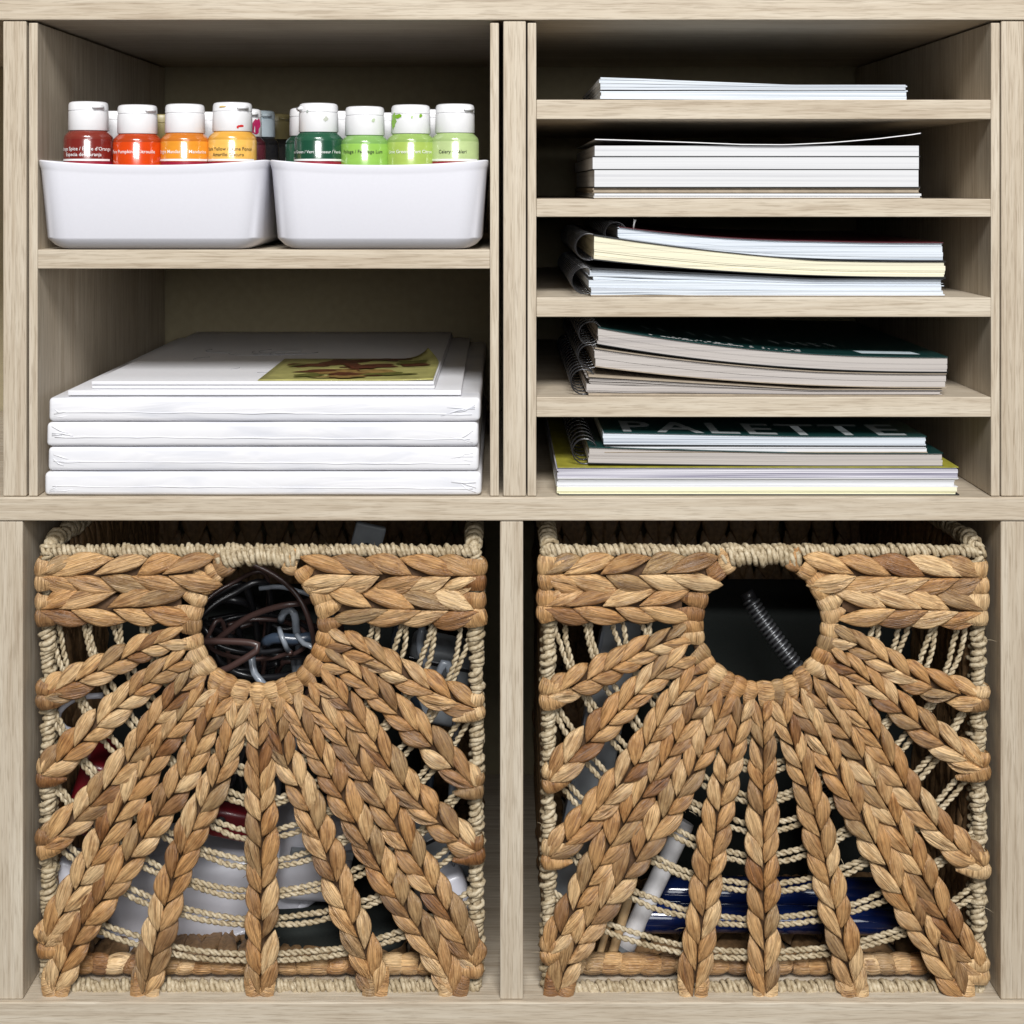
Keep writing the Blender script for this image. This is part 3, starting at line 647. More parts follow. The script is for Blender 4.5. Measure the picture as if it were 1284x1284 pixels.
# ---------------------------------------------------------------- woven baskets
def leaf_mesh(seed, mir):
    r = random.Random(seed); L = 0.0305; W = 0.0125; H = 0.0046; nu = 12; nr = 14
    bend = (0.0007 + 0.0011 * r.random()) * mir; crease = 0.30 + 0.45 * r.random(); cp2 = -0.7 + 1.4 * r.random(); cpos = -0.45 + 0.9 * r.random(); pk = 0.78 + 0.35 * r.random()
    v = []; f = []; sdn = r.random() * 90
    for i in range(nu + 1):
        t = i / nu
        w_ = (math.sin(PI * t ** pk)) ** 0.92 * 0.5 * W if 0 < t < 1 else 0.00025
        w_ = max(w_, 0.00025); hh = H * (w_ / (0.5 * W)) ** 0.75
        cyy = bend * math.sin(PI * t) * 1.2 + 0.0003 * mnoise.noise((t * 4 + sdn, 0, 0))
        for k in range(nr):
            a = 2 * PI * k / nr; s = math.cos(a); u = math.sin(a)
            zz = hh * u ** 0.7 if u > 0 else hh * 0.5 * u
            if u > 0: zz *= 1 - crease * math.exp(-((s - cpos) / 0.16) ** 2) * math.sin(PI * t) - 0.22 * math.exp(-((s - cp2) / 0.14) ** 2) * t + 0.22 * mnoise.noise((t * 2.5 + sdn, s * 2.6, 1))
            v.append((t * L, cyy + s * w_, zz))
    for i in range(nu):
        for k in range(nr):
            k2 = (k + 1) % nr; f.append((i * nr + k, (i + 1) * nr + k, (i + 1) * nr + k2, i * nr + k2))
    f.append(tuple(range(nr))); f.append(tuple(nu * nr + k for k in range(nr - 1, -1, -1)))
    me = bpy.data.meshes.new('leaf'); me.from_pydata(v, [], f); me.update(); me.materials.append(M['leaf'])
    for p in me.polygons: p.use_smooth = True
    fix_normals(me); return me
LEAF = {m_: [leaf_mesh(s * 2 + (m_ > 0), m_) for s in range(7)] for m_ in (-1, 1)}
def wrap_mesh(seed):
    """leaf folded over a rod: local x along the rod, y away from the wrapped side, z towards the viewer"""
    r = random.Random(seed + 100); P = [(-1.0, -7), (-6.0, -6), (-9.0, -2), (-9.2, 2), (-7, 6), (-2, 8.4), (5, 8.2), (13, 6.8), (21, 4.5), (27, 1.0)]
    v = []; f = []; nw = 6; sk = (r.random() - 0.5) * 5; sdn = r.random() * 70
    for i, (u, h) in enumerate(P):
        t = i / (len(P) - 1); w_ = (8.5 + 1.5 * r.random()) * (1 - 0.75 * max(0, (t - 0.62) / 0.38) ** 1.4)
        for k in range(nw + 1):
            s = -1 + 2 * k / nw
            cr = 3.4 * (1 - abs(s) ** 2.2) - 1.6 + 0.7 * mnoise.noise((s * 2.2 + sdn, t * 2, 0))
            nrm = Vector((u, h)).normalized() if t < 0.55 else Vector((0.1, 1))
            v.append(((s * w_ + sk * t) / S, (u + nrm.x * cr - 0.6) / S, (h + nrm.y * cr - 1.0) / S))
    for i in range(len(P) - 1):
        for k in range(nw): f.append((i * (nw + 1) + k, (i + 1) * (nw + 1) + k, (i + 1) * (nw + 1) + k + 1, i * (nw + 1) + k + 1))
    me = bpy.data.meshes.new('leaf_wrap'); me.from_pydata(v, [], f); me.update(); me.materials.append(M['leaf'])
    for p in me.polygons: p.use_smooth = True
    return me
WRAP = [wrap_mesh(s) for s in range(6)]
def roll_mesh(seed):
    r = random.Random(seed + 400); v = []; f = []; n = 14; m_ = 7; sk = r.uniform(0.25, 0.5)
    for i in range(m_):
        t = i / (m_ - 1) * 2 - 1; rad = (10.2 + 3.2 * (1 - abs(t) ** 2.5)) / S
        for k in range(n):
            a = 2 * PI * k / n; v.append((t * 13 / S + sk * 12 / S * math.sin(a), rad * math.cos(a) * (1 + 0.03 * math.sin(3 * a + seed)), rad * math.sin(a)))
    for i in range(m_ - 1):
        for k in range(n): f.append((i * n + k, (i + 1) * n + k, (i + 1) * n + (k + 1) % n, i * n + (k + 1) % n))
    me = bpy.data.meshes.new('leaf_wrap'); me.from_pydata(v, [], f); me.update(); me.materials.append(M['leaf'])
    for p in me.polygons: p.use_smooth = True
    fix_normals(me); return me
ROLL = [roll_mesh(q) for q in range(4)]
YP = 0.012      # depth of the woven front panel behind the shelf fronts
def mat3(ex, ey, ez, loc, sc=(1, 1, 1)):
    m_ = Matrix.Identity(4)
    for i, (e, s) in enumerate(zip((ex, ey, ez), sc)):
        for j in range(3): m_[j][i] = e[j] * s
    m_.translation = loc; return m_
def basket(label, spec):
    rnd = random.Random(spec['seed'])
    hx, hy = spec['hole']; xl, xr = spec['x']; yt, yb_ = spec['y']
    cx = WX((xl + xr) / 2, YP); base = WZ(1253.4)
    root = thing('woven_basket', label, 'basket', (cx, YP + 0.16, base))
    O = Vector(root.location)
    def P(px, py, y=0.0): return Vector((WX(px, YP), YP + y, WZ(py, YP))) - O
    kk = (1 + YP / D) / S
    # --- braids: leaf lobes in two rows that meet like a wheat ear
    def braid(path, w0=0.72, wide=38.0, pitch=35.0, depth=-0.002, end='none', start_in=0.0):
        pts = [P(x, y, depth) for x, y in path]; fine, L = resample(pts, 2 * kk); Lpx = L / kk; n = len(fine)
        def at(s):
            i = max(0, min(n - 1, s / Lpx * (n - 1))); j = min(n - 2, int(i)); return fine[j].lerp(fine[j + 1], i - j), (fine[min(n - 1, j + 4)] - fine[max(0, j - 4)]).normalized()
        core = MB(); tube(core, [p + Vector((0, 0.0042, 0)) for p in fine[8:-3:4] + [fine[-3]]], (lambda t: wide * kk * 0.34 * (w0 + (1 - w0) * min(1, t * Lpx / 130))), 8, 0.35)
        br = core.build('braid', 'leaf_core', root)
        s = start_in; k = 0
        while s < Lpx - 20:
            q = w0 + (1 - w0) * min(1, s / 130)
            for side in (-1, 1):
                ss = s + (0.18 * pitch * q if side > 0 else 0) + rnd.uniform(-2.5, 2.5)
                lq = rnd.uniform(0.90, 1.18) * (0.30 + 0.70 * q) * (pitch / 34.0)
                p0, d0 = at(ss); p1, d1 = at(min(Lpx + 2, ss + 47 * lq))
                nrm = Vector((0, -1, 0)); sd0 = d0.cross(nrm) * side; sd1 = d1.cross(nrm) * side
                a = p0 + sd0 * (wide * 0.47 * q * kk) - nrm * 0.0008
                e = p1 + sd1 * (wide * 0.05 * q * kk) + nrm * (0.0040 + 0.0010 * rnd.random())
                ex = e - a; Ln = ex.length; ex.normalize()
                roll = side * rnd.uniform(0.10, 0.32)
                outw = (sd0 - ex * sd0.dot(ex)).normalized(); ez = (nrm - ex * nrm.dot(ex)).normalized()
                ez = (ez * math.cos(abs(roll)) + outw * math.sin(abs(roll))).normalized()
                ey = ez.cross(ex)
                mir = 1 if ey.dot(outw) > 0 else -1
                me = LEAF[mir][rnd.randrange(7)]
                o = bpy.data.objects.new('leaf', me); col.objects.link(o); o.parent = br
                wsc = q * rnd.uniform(0.90, 1.16) * wide / 38.0
                o.matrix_local = mat3(ex, ey, ez, a, (Ln / 0.0305 * 1.04, wsc, rnd.uniform(0.9, 1.2) * (0.55 + 0.45 * q) * min(1, Ln / 0.024)))
            s += pitch * q; k += 1
        if end != 'none':
            p1, d1 = at(Lpx)
            for q_ in ((-1, 1) if end != 'one' else (0,)):
                rod = {'side': Vector((0, 0, 1)), 'foot': Vector((1, 0, 0)), 'one': Vector((0, 0, 1))}[end]
                inward = Vector((-math.copysign(1, d1.x), 0, 0)) if end != 'foot' else Vector((0, 0, 1))
                ez = Vector((0, -1, 0)); ex = inward.cross(ez)
                o = bpy.data.objects.new('leaf_wrap', WRAP[rnd.randrange(6)]); col.objects.link(o); o.parent = br
                tilt = rnd.uniform(-0.2, 0.2) - q_ * 0.15
                ex2 = (ex * math.cos(tilt) + inward * math.sin(tilt)); in2 = (inward * math.cos(tilt) - ex * math.sin(tilt))
                o.matrix_local = mat3(ex2, in2, ez, p1 + rod * (q_ * wide * 0.24 * kk) + Vector((0, -0.0006 * rnd.random(), 0)), (wide / 38 * rnd.uniform(1.1, 1.3), rnd.uniform(0.95, 1.2), 1.12))
        return br
    for path in spec['bands']: braid(path, 0.92, 41, 45, -0.0025, 'side')
    for path, end in spec['rays']: braid(path, 0.70, spec.get('wide', 33.5), 32, -0.002 - 0.0012 * rnd.random(), end)
    # --- wrapped ring round the opening
    R = spec['r'] + 11; mb = MB()
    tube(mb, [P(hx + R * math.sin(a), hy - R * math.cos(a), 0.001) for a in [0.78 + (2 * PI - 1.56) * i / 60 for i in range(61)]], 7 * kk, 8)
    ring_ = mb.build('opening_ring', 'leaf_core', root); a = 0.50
    while a < 2 * PI - 0.46:
        p = P(hx + R * math.sin(a), hy - R * math.cos(a), 0.0)
        out = Vector((math.sin(a), 0, math.cos(a))); ez = Vector((0, -1, 0))
        tl = rnd.uniform(-0.25, 0.25); ex = out.cross(ez); ex2 = ex * math.cos(tl) + out * math.sin(tl); o2 = out * math.cos(tl) - ex * math.sin(tl)
        o = bpy.data.objects.new('leaf_wrap', WRAP[rnd.randrange(6)]); col.objects.link(o); o.parent = ring_
        o.matrix_local = mat3(ex2, o2, ez, p, (rnd.uniform(1.0, 1.35), rnd.uniform(0.85, 1.05), rnd.uniform(0.95, 1.1)))
        a += rnd.uniform(15, 19.5) / R
    # --- thin twisted cords, in pairs, curving round below the opening
    for ry in spec['loops']:
        ne = 1.6 if ry < 280 else 1.6 + (ry - 280) / 200
        for off in (-4.3, 4.3):
            rr = ry + off; runs = []; cur = []
            for i in range(121):
                th = -PI / 2 + PI * i / 120
                sn, cs_ = math.sin(th), math.cos(th); x = hx + rr * 0.965 * math.copysign(abs(sn) ** (2 / ne), sn) + 2.0 * mnoise.noise((i * 0.14 + ry, off, 3)); y = hy + rr * math.copysign(abs(cs_) ** (2 / ne), cs_) + 2.4 * mnoise.noise((i * 0.16 + ry, off, 8))
                x += 0.4 * off * math.sin(i * 0.25 + ry)
                if y > spec['band_y'] - 8 and xl + 8 < x < xr - 8 and y < yb_ - 14: cur.append(P(x, y, 0.004))
                elif cur: runs.append(cur); cur = []
            if cur: runs.append(cur)
            for c in runs:
                if len(c) < 3: continue
                mb = MB(); helix(mb, c, 1.9 * kk, 2.15 * kk, 17 * kk, 2, 5, 0.25, 8, rnd.random() * 6, rnd=rnd); mb.build('twisted_cord', 'cord', root)
    # --- frame: rods wound with cord
    def wound(name, pts, R, r, pitch, n=1, jit=0.5):
        mb = MB(); fine, _ = resample(pts, 6 * kk); tube(mb, fine, R * 0.8, 8); helix(mb, pts, R, r, pitch, n, 6, jit, 10, rnd.random() * 6, rnd=rnd)
        return mb.build(name, 'cord', root)
    y0 = 0.0025
    wound('top_rim', [P(xl + 8, yt + 8, y0), P((xl + xr) / 2, yt + 7 + spec.get('sag', 0), y0), P(xr - 8, yt + 8, y0)], 5.6 * kk, 3.0 * kk, 12.5 * kk, 2)
    wound('top_rim', [P(hx - 50, yt + 17, 0.001), P(hx - 25, yt + 14.5, 0.0), P(hx, yt + 13.5, 0.0), P(hx + 25, yt + 14.5, 0.0), P(hx + 48, yt + 17, 0.001)], 9.5 * kk, 3.4 * kk, 14 * kk, 2)
    for X in (xl + 15, xr - 13):
        wound('corner_post', [P(X, yt + 8, y0), P(X + rnd.uniform(-2, 2), (yt + yb_) / 2, y0), P(X, yb_ - 8, y0)], 6.5 * kk, 3.2 * kk, 13 * kk, 2, 0.7)
        wound('corner_post', [P(X, yt + 20, 0.011), P(X, yb_ - 8, 0.011)], 6.5 * kk, 3.2 * kk, 12 * kk, 1, 0.7)
    wound('bottom_rim', [P(xl + 10, yb_ - 11, y0), P((xl + xr) / 2, yb_ - 11, y0), P(xr - 10, yb_ - 11, y0)], 6.4 * kk, 3.1 * kk, 12.5 * kk, 2)
    BD = 0.325
    for X in (xl + 14, xr - 14):
        sgn = 1 if X < hx else -1
        wound('side_rim', [P(X, yt + 8, 0.004), P(X + sgn * 3, yt - 1, 0.02), P(X + sgn * 2, yt + 2, 0.12), P(X + sgn * 2, yt, BD)], 8.5 * kk, 3.2 * kk, 9 * kk, 1)
    wound('back_rim', [P(xl + 14, yt + 2, BD), P(xr - 14, yt + 2, BD)], 8 * kk, 3.2 * kk, 9 * kk, 1)
    # --- stray fibres standing off the cords
    mb = MB()
    for i in range(46):
        if i < 14: p = P(rnd.uniform(xl + 20, xr - 20), yt + rnd.uniform(2, 6), -0.001)
        elif i < 28: p = P(rnd.choice((xl + 12, xr - 10)) + rnd.uniform(-5, 5), rnd.uniform(yt + 110, yb_ - 30), -0.003)
        else: p = P(rnd.uniform(xl + 90, xr - 90), rnd.uniform(950, yb_ - 40), -0.001)
        d_ = Vector((rnd.uniform(-1, 1), -0.4, rnd.uniform(-0.6, 1))).normalized() * rnd.uniform(0.004, 0.009)
        tube(mb, [p, p + d_ * 0.5 + Vector((0, 0, 0.0006)), p + d_], lambda t: 0.00022 * (1.1 - t), 4)
    tag(mb.build('loose_fibres', 'cord', root), kind='stuff')
    # --- woven sides, back and floor
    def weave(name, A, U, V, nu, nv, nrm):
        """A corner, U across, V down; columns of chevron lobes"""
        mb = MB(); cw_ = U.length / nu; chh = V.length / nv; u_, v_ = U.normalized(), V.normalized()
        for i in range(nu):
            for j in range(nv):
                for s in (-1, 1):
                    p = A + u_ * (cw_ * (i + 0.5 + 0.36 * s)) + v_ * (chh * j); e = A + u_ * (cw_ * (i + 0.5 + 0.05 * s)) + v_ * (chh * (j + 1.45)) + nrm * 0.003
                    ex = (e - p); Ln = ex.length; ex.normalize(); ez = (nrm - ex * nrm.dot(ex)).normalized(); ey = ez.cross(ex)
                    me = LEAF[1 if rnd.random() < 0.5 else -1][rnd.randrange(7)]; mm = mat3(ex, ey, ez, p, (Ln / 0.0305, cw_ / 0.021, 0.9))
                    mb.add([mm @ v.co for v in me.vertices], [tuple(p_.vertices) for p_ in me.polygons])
        return tag(mb.build(name, 'leaf_side_shaded', root), kind='stuff')
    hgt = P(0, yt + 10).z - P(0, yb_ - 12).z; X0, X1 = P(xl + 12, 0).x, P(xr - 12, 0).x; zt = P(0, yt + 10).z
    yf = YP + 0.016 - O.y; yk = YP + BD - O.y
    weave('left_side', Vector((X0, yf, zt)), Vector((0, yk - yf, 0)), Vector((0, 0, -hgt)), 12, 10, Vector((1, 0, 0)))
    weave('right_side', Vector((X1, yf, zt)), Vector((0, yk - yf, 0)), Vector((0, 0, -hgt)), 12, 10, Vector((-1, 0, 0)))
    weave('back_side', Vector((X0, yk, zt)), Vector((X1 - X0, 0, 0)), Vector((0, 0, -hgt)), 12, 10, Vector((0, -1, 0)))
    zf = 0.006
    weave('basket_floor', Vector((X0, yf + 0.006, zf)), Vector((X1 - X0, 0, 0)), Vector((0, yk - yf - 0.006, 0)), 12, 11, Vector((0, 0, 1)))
    fb = MB(); yr = YP + 0.017 - O.y; zr = WZ(1208, YP + 0.017) - O.z
    tube(fb, [(X0 + 0.004, yr, zr), ((X0 + X1) / 2, yr, zr), (X1 - 0.004, yr, zr)], 10 * kk, 10)
    fr_ = fb.build('floor_edge_roll', 'leaf_core', root); x = X0 + 0.010
    while x < X1 - 0.010:
        o = bpy.data.objects.new('leaf_wrap', ROLL[rnd.randrange(4)]); col.objects.link(o); o.parent = fr_
        o.location = (x, yr, zr); o.rotation_euler = (rnd.uniform(0, 6.28), 0, 0); o.scale = (rnd.uniform(1.0, 1.25), 1, 1); x += rnd.uniform(19, 25) * kk
    return root
LB = dict(seed=11, hole=(325, 784), r=72, x=(44, 610), y=(684, 1250), band_y=783, loops=[150, 188, 226, 268, 304, 341, 375, 420],
  bands=[[(279, 715), (190, 718), (57, 719)], [(243, 757), (150, 759), (57, 761)], [(372, 715), (480, 718), (598, 719)], [(408, 757), (500, 760), (598, 762)]],
  rays=[([(240, 795), (199, 803), (130, 836), (60, 868)], 'side'),
        ([(242, 818), (210, 836), (175, 862), (150, 882), (120, 910), (90, 940), (58, 965)], 'side'),
        ([(252, 838), (220, 872), (195, 905), (165, 950), (127, 994), (90, 1030), (58, 1056)], 'side'),
        ([(268, 853), (240, 885), (215, 915), (186, 961), (141, 1034), (108, 1095), (82, 1138), (60, 1178)], 'side'),
        ([(285, 864), (262, 905), (234, 967), (202, 1015), (170, 1063), (138, 1111), (108, 1154), (86, 1197), (72, 1236)], 'foot'),
        ([(305, 870), (294, 915), (277, 967), (256, 1007), (234, 1058), (218, 1100), (207, 1144), (197, 1181), (184, 1238)], 'foot'),
        ([(325, 872), (327, 950), (330, 1050), (330, 1150), (329, 1238)], 'foot'),
        ([(343, 871), (350, 915), (362, 955), (381, 990), (398, 1034), (419, 1090), (436, 1138), (454, 1176), (464, 1208), (471, 1238)], 'foot'),
        ([(361, 867), (383, 910), (408, 955), (438, 1007), (465, 1060), (491, 1106), (518, 1149), (548, 1190), (568, 1236)], 'foot'),
        ([(378, 857), (425, 912), (459, 967), (491, 1020), (518, 1068), (545, 1111), (568, 1149), (585, 1180), (595, 1205)], 'side'),
        ([(394, 842), (430, 872), (465, 918), (491, 961), (518, 994), (548, 1022), (574, 1045), (596, 1060)], 'side'),
        ([(403, 822), (432, 832), (462, 855), (495, 886), (532, 920), (562, 952), (596, 982)], 'side'),
        ([(406, 797), (430, 802), (462, 816), (495, 837), (532, 857), (570, 875), (596, 884)], 'side')])
basket('woven leaf basket with tangled cables behind its round opening', LB)
RB = dict(seed=23, hole=(955, 781), r=73, x=(672, 1241), y=(684, 1252), band_y=780, loops=[150, 186, 226, 262, 300, 336, 378, 420], sag=0,
  bands=[[(908, 715), (800, 717), (685, 718)], [(871, 757), (780, 757), (685, 758)], [(1003, 715), (1110, 719), (1226, 721)], [(1040, 757), (1130, 760), (1226, 763)]],
  rays=[([(870, 790), (828, 803), (775, 829), (725, 854), (688, 868)], 'side'),
        ([(872, 812), (840, 830), (805, 858), (762, 902), (725, 936), (690, 972)], 'side'),
        ([(882, 834), (850, 868), (825, 905), (797, 953), (763, 994), (725, 1036), (690, 1068)], 'side'),
        ([(897, 850), (872, 885), (850, 920), (828, 958), (795, 1007), (765, 1055), (738, 1101), (712, 1149), (688, 1188)], 'side'),
        ([(914, 861), (892, 910), (870, 956), (848, 994), (822, 1034), (795, 1074), (765, 1117), (736, 1157), (712, 1197), (700, 1238)], 'foot'),
        ([(934, 868), (924, 910), (912, 956), (902, 1000), (894, 1047), (886, 1101), (879, 1154), (873, 1195), (868, 1242)], 'foot'),
        ([(955, 870), (955, 950), (955, 1050), (956, 1150), (957, 1242)], 'foot'),
        ([(975, 868), (986, 910), (1002, 955), (1015, 1000), (1027, 1047), (1037, 1101), (1049, 1154), (1060, 1194), (1068, 1242)], 'foot'),
        ([(993, 863), (1020, 910), (1045, 960), (1076, 1020), (1108, 1078), (1150, 1154), (1180, 1200), (1203, 1240)], 'foot'),
        ([(1010, 853), (1052, 906), (1085, 960), (1116, 1020), (1145, 1074), (1183, 1150), (1207, 1186), (1226, 1214)], 'side'),
        ([(1025, 838), (1062, 872), (1097, 922), (1121, 967), (1153, 1010), (1180, 1042), (1205, 1064), (1227, 1080)], 'side'),
        ([(1034, 818), (1062, 832), (1096, 858), (1132, 890), (1171, 921), (1205, 944), (1227, 958)], 'side'),
        ([(1037, 793), (1062, 799), (1096, 818), (1132, 842), (1171, 858), (1205, 868), (1227, 872)], 'side')])
basket('woven leaf basket with a steel gooseneck coil behind its round opening', RB)

# ---------------------------------------------------------------- what lies in the baskets
FLOORZ = WZ(1253.4) + 0.016
def cable(label, pts, mat, r=0.0022, ys=None, group='cables tangled in the basket'):
    q = [Vector((WX(x, y), y, WZ(z_, y))) for x, z_, y in pts]; o0 = q[-1].copy()
    fine, _ = resample([p - o0 for p in q], 0.005); mb = MB(); tube(mb, fine, r, 8)
    o = mb.build('cable', mat, None, True, o0); return tag(o, label, 'cable', group)
cable('thin dark brown cable arching from the top of the opening down its right', [(300, 700, 0.06), (345, 722, 0.055), (375, 750, 0.05), (391, 790, 0.05), (393, 830, 0.07), (380, 900, 0.10), (370, 1000, 0.13), (360, 1080, 0.14)], 'cable_brown', 0.0021)
cable('dark brown cable rising diagonally across the opening', [(240, 830, 0.08), (285, 792, 0.07), (320, 770, 0.065), (372, 757, 0.06), (420, 765, 0.09), (440, 900, 0.12), (430, 1080, 0.14)], 'cable_brown', 0.0024)
cable('reddish brown cable running level across the opening then hooking down', [(235, 806, 0.06), (275, 804, 0.055), (325, 810, 0.05), (290, 836, 0.05), (262, 850, 0.06), (240, 900, 0.1), (250, 1060, 0.14)], 'cable_brown', 0.0026)
cable('black cable lying in a wide loop at the back of the opening', [(250, 760, 0.12), (290, 752, 0.11), (320, 762, 0.12), (350, 788, 0.11), (400, 796, 0.12), (420, 900, 0.14), (400, 1080, 0.16)], 'cable_black', 0.0032)
cable('black cable crossing low in the opening', [(255, 780, 0.10), (300, 805, 0.09), (350, 822, 0.08), (392, 836, 0.09), (400, 960, 0.12), (380, 1090, 0.15)], 'cable_black', 0.0030)
cable('pale grey cable bent in a short hook low in the opening', [(316, 820, 0.07), (318, 842, 0.065), (330, 858, 0.06), (345, 880, 0.07), (350, 960, 0.1), (340, 1070, 0.14)], 'cable_grey', 0.0028)
cable('pale grey cable forming a small arch at the right of the opening', [(352, 778, 0.075), (356, 768, 0.07), (366, 764, 0.07), (370, 775, 0.07), (371, 785, 0.075), (375, 850, 0.1), (360, 1050, 0.14)], 'cable_grey', 0.0030)
cable('thin grey cable in a straight stub across the upper opening', [(325, 738, 0.08), (350, 736, 0.08), (376, 742, 0.075), (395, 752, 0.08), (425, 800, 0.1), (430, 1060, 0.14)], 'cable_grey', 0.0018)
cable('broad blue-grey cable lying across the lower right of the opening', [(332, 806, 0.075), (345, 800, 0.07), (370, 802, 0.07), (398, 803, 0.075), (430, 850, 0.1), (440, 1060, 0.14)], 'cable_blue', 0.0042)
cable('pale grey cable crossing over the blue-grey cable', [(350, 788, 0.07), (354, 800, 0.062), (359, 812, 0.065), (370, 850, 0.1), (380, 1060, 0.15)], 'cable_grey', 0.0020)
cable('grey cable leaving the opening at its lower right edge', [(372, 796, 0.068), (382, 808, 0.062), (396, 815, 0.06), (430, 860, 0.08), (450, 1040, 0.13)], 'cable_grey', 0.0020)
cable('pale blue cable hanging behind the cords under the top band', [(500, 780, 0.05), (495, 830, 0.05), (520, 880, 0.06), (540, 960, 0.08), (520, 1080, 0.12)], 'cable_blue', 0.0035)
cable('grey cable looping behind the cords near the post beside the central divider', [(530, 785, 0.04), (527, 815, 0.04), (545, 850, 0.05), (560, 830, 0.05), (572, 900, 0.06), (560, 1080, 0.12)], 'cable_grey', 0.0030)
cable('white cable curled in a hook behind the outermost cords', [(130, 872, 0.03), (95, 876, 0.028), (73, 895, 0.028), (80, 912, 0.03), (110, 940, 0.05), (120, 1080, 0.10)], 'white_plastic', 0.0022)
def soft_block(name, label, cat, px, py, y, size, rot, mat, bev=0.008, extra=None):
    bm = bmesh.new(); bmesh.ops.create_cube(bm, size=1)
    for v in bm.verts: v.co = Vector((v.co.x * size[0], v.co.y * size[1], v.co.z * size[2]))
    bmesh.ops.bevel(bm, geom=bm.edges[:], offset=bev, segments=4, profile=0.6, affect='EDGES')
    me = bpy.data.meshes.new(name); bm.to_mesh(me); bm.free()
    root = thing(name, label, cat, (WX(px, y), y, WZ(py, y)))
    root.rotation_euler = rot
    b_ = link('shell', me, mat, root, True); smooth_flat(b_, 40)
    if extra: extra(root)
    return root
def hair_grip(root):
    mb = MB(); tube(mb, [(-0.10, -0.035, 0.0), (-0.05, -0.043, -0.02), (0.0, -0.046, -0.026), (0.05, -0.043, -0.02), (0.10, -0.035, 0.0)], 0.004, 8); mb.build('rim_bead', 'white_plastic', root)
    mb = MB(); tube(mb, [(-0.03, -0.0395, 0.012), (0.03, -0.0395, 0.012)], 0.0035, 8); mb.build('vent_bar', 'cable_black', root)
soft_block('plastic_case', 'white rounded plastic case seen low behind the woven front', 'case', 268, 1102, 0.115, (0.155, 0.09, 0.072), (0.0, -0.12, 0.12), 'white_plastic', 0.022, hair_grip)
soft_block('plastic_case', 'small white plastic case beside a black cloth, near the middle braid', 'case', 392, 1062, 0.10, (0.055, 0.06, 0.062), (0, 0.2, 0.3), 'white_plastic', 0.012, lambda r: box('lid_strip', -0.024, 0.024, -0.0345, -0.0295, 0.006, 0.012, 'grey_plastic', r, bev=0.0008))
soft_block('folded_cloth', 'black folded cloth lying on the basket floor', 'cloth', 420, 1160, 0.10, (0.12, 0.10, 0.045), (0, 0.05, -0.1), 'black_cloth', 0.012, lambda r: [box('fold_layer', -0.055, 0.058, -0.053, 0.045, -0.012 + 0.013 * q, -0.004 + 0.013 * q, 'black_cloth', r, bev=0.003) for q in range(2)])
soft_block('red_tool', 'red plastic tool with a small steel rivet', 'tool', 292, 1030, 0.07, (0.034, 0.018, 0.022), (0, 0.25, 0.1), 'red_plastic', 0.005, lambda r: link('rivet', lathe([(0.004, 0), (0.004, 0.002), (0.0, 0.003)], 14).mesh('rivet'), 'steel', r, True, (-0.009, -0.0085, 0.002)).__setattr__('rotation_euler', (PI / 2, 0, 0)))
soft_block('red_pouch', 'dark red pouch behind the braids, above the white case', 'pouch', 118, 985, 0.06, (0.022, 0.05, 0.055), (0, 0.3, 0), 'red_plastic', 0.007, lambda r: box('zip_strip', -0.0118, -0.0108, -0.02, 0.02, -0.002, 0.002, 'cable_black', r, bev=0.0003))
soft_block('power_adapter', 'white power adapter near the post beside the central divider', 'adapter', 571, 1120, 0.05, (0.020, 0.03, 0.04), (0, -0.3, 0.2), 'white_plastic', 0.005, lambda r: [box('prong', -0.002 + s * 0.006, 0.0 + s * 0.006, -0.002, 0.001, 0.02, 0.03, 'steel', r, bev=0.0003) for s in (-1, 1)])
soft_block('plastic_tag', 'small white rounded tag standing at the basket corner', 'tag', 542, 1192, 0.036, (0.020, 0.002, 0.022), (-0.1, 0.1, 0.1), 'white_plastic', 0.0008, lambda r: box('printed_line', -0.006, 0.006, -0.0013, -0.0008, 0.002, 0.0035, 'cable_grey', r, bev=0.0002))
soft_block('plug_strap', 'dark grey plastic strap end poking up above the cable basket rim', 'strap', 461, 676, 0.10, (0.024, 0.006, 0.024), (0.1, 0.25, 0.15), 'grey_plastic', 0.0022, lambda r: link('slot', lathe([(0.0022, 0), (0.0022, 0.0005), (0, 0.0006)], 12).mesh('slot'), 'cable_black', r, True, (0, -0.0031, -0.004)).__setattr__('rotation_euler', (PI / 2, 0, 0)))
soft_block('white_charger', 'pale charger block behind the braids at the left post', 'charger', 84, 1100, 0.045, (0.020, 0.03, 0.034), (0, 0.35, 0.2), 'white_plastic', 0.004, lambda r: box('seam', -0.0103, 0.0103, -0.0153, 0.0, -0.0005, 0.0005, 'grey_plastic', r, bev=0.0002))
soft_block('grey_pack', 'grey plastic battery pack behind the right braids', 'battery pack', 545, 1075, 0.075, (0.045, 0.03, 0.06), (0, -0.35, 0.2), 'grey_plastic', 0.006, lambda r: box('end_cap', -0.0228, 0.0228, -0.0153, 0.0153, 0.018, 0.022, 'cable_black', r, bev=0.001))
soft_block('grey_pack', 'dark grey plastic pack behind the cords under the band', 'pack', 548, 850, 0.10, (0.05, 0.04, 0.06), (0, 0.2, 0.0), 'grey_plastic', 0.008, lambda r: box('end_cap', -0.0253, 0.0253, -0.0203, 0.0203, 0.015, 0.019, 'cable_black', r, bev=0.001))
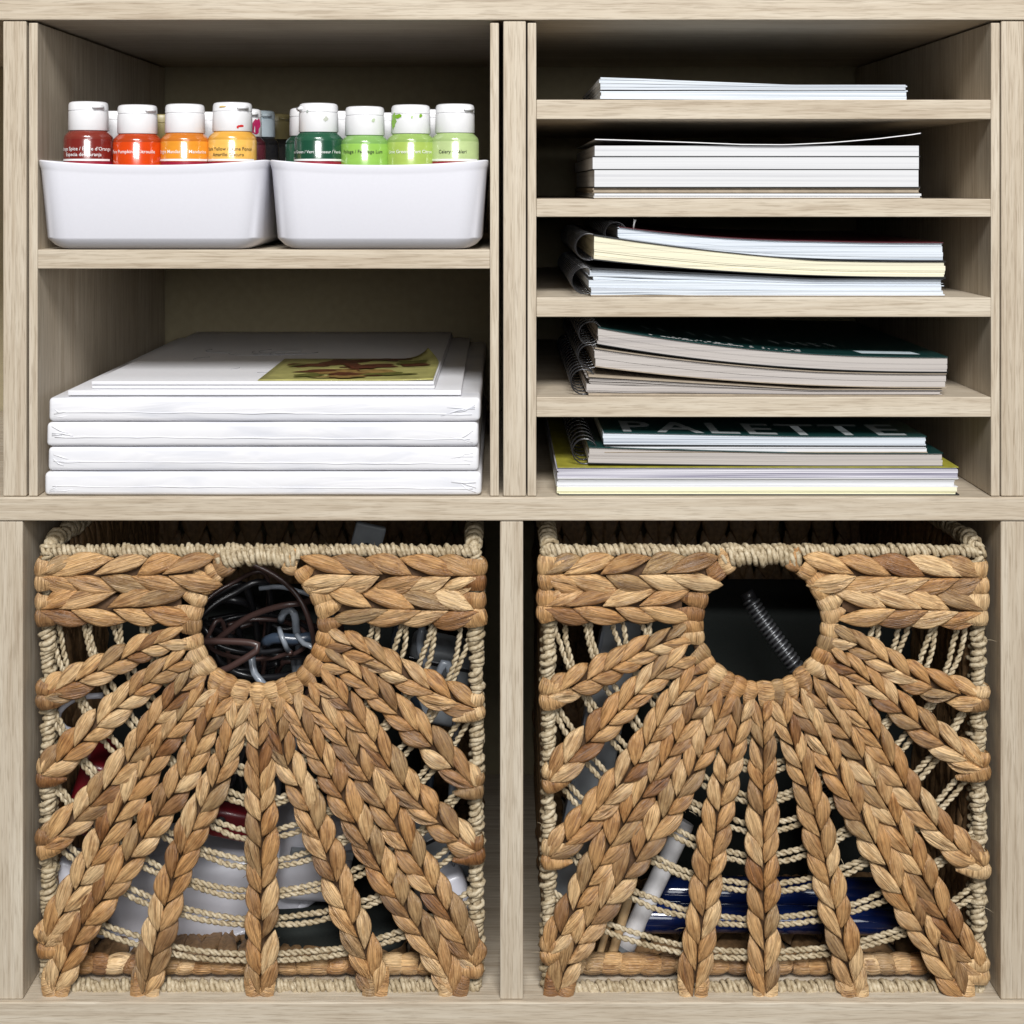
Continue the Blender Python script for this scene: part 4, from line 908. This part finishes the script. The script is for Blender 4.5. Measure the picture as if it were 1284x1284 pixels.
# right basket: gooseneck coil
gp = [(941, 752, 0.075), (950, 768, 0.072), (965, 790, 0.068), (985, 818, 0.062), (1003, 845, 0.058), (1018, 880, 0.06), (1030, 960, 0.08), (1030, 1060, 0.10), (1010, 1150, 0.12), (1000, 1200, 0.13)]
q = [Vector((WX(x, y), y, WZ(z_, y))) for x, z_, y in gp]; o0 = q[-1].copy(); q = [p - o0 for p in q]
gn = thing('gooseneck_coil', 'steel gooseneck coil leaning across the round opening', 'coil', o0)
fine, _ = resample(q, 0.004); mb = MB(); tube(mb, fine, 0.0052, 10); mb.build('core_hose', 'cable_black', gn)
mb = MB(); helix(mb, q, 0.0058, 0.0011, 0.0036, 1, 6, 0, 12); mb.build('spring', 'steel', gn)
mb = MB(); tube(mb, [q[0] + (q[0] - q[1]).normalized() * 0.006, q[0]], 0.0056, 10); mb.build('end_cap', 'cable_black', gn)
def rod(name, label, cat, a, c, r, mat, tip=None, tipmat=None, body=None):
    A = Vector((WX(a[0], a[2]), a[2], WZ(a[1], a[2]))); B = Vector((WX(c[0], c[2]), c[2], WZ(c[1], c[2])))
    root = thing(name, label, cat, B); d_ = A - B
    mb = MB(); tube(mb, [d_ * t for t in (0, 0.03, 0.5, 0.97, 1.0)], lambda t: r * (0.9 if t in (0, 1) else 1), 20); o = mb.build('shaft', mat, root); smooth_flat(o, 50)
    if tip:
        mb = MB(); tube(mb, [d_ * tip[0], d_ * tip[1]], r * 1.12, 20); o = mb.build('end_cap', tipmat, root); smooth_flat(o, 50)
    return root
rod('blue_tube', 'glossy dark blue tube lying level on the basket floor', 'tube', (818, 1150, 0.055), (1170, 1156, 0.055), 0.0098, 'blue_plastic', (0.90, 1.03), 'blue_plastic')
rod('blue_tube', 'second glossy dark blue tube lying above and behind the first', 'tube', (828, 1118, 0.080), (1150, 1120, 0.08), 0.0110, 'blue_plastic', (0.0, 0.08), 'cable_black')
rod('paper_tube', 'white rolled paper tube leaning against the front braids', 'paper tube', (860, 1030, 0.060), (782, 1192, 0.045), 0.0070, 'paper_tube', (0.0, 0.03), 'grey_plastic')
rod('wooden_dowel', 'pale wooden dowel standing beside the paper tube', 'dowel', (790, 1120, 0.045), (765, 1206, 0.036), 0.0034, 'dowel', (0.96, 1.0), 'leaf_core')
rod('wooden_dowel', 'thin wooden dowel nearer the post by the divider', 'dowel', (768, 1140, 0.045), (752, 1196, 0.036), 0.0026, 'dowel', (0.96, 1.0), 'leaf_core')
soft_block('plastic_sheet', 'tall grey plastic sheet standing behind the braids', 'sheet', 745, 960, 0.060, (0.030, 0.006, 0.22), (0, 0.20, 0.1), 'grey_plastic', 0.002, lambda r: box('edge_strip', -0.0153, -0.0125, -0.0036, 0.0036, -0.10, 0.10, 'cable_grey', r, bev=0.0006))
soft_block('dark_filler_block', 'black cloth covered block added to darken the back of the gooseneck basket', 'case', 958, 950, 0.21, (0.27, 0.10, 0.28), (0, 0.02, 0.05), 'black_cloth', 0.01, lambda r: box('lid_line', -0.1352, 0.1352, -0.0502, 0.0502, 0.07, 0.072, 'cable_black', r, bev=0.0004))  # added block, there to keep the inside of this basket dark

soft_block('dark_filler', 'black cloth bag added to keep the back of the cable basket dark', 'filler', 327, 950, 0.21, (0.27, 0.10, 0.28), (0, 0.0, 0.0), 'black_cloth', 0.03, lambda r: box('zip_strip', -0.09, 0.09, -0.0512, -0.0498, 0.05, 0.054, 'grey_plastic', r, bev=0.0005))  # put in behind the cables to darken the interior
rs = random.Random(31)
for i in range(12):
    y = 0.07 + 0.075 * rs.random(); a0 = rs.random() * 6.28; cx_, cz_ = 325 + rs.uniform(-25, 25), 790 + rs.uniform(-15, 25); rr = rs.uniform(55, 95); e_ = rs.uniform(0.35, 0.8)
    pts = [(cx_ + rr * math.cos(a0 + k * 0.55), cz_ + rr * e_ * math.sin(a0 + k * 0.55), y + 0.012 * math.sin(k)) for k in range(rs.randrange(6, 10))]
    x_, z_, y_ = pts[-1]; pts += [((x_ + 325) / 2, z_ + 130, 0.13), (325 + rs.uniform(-120, 120), 1090, 0.14)]
    cable(('dark brown' if i % 3 == 0 else 'black') + ' cable wound into the tangle inside the cable basket', pts, 'cable_brown' if i % 3 == 0 else 'cable_black', rs.uniform(0.0016, 0.0028))
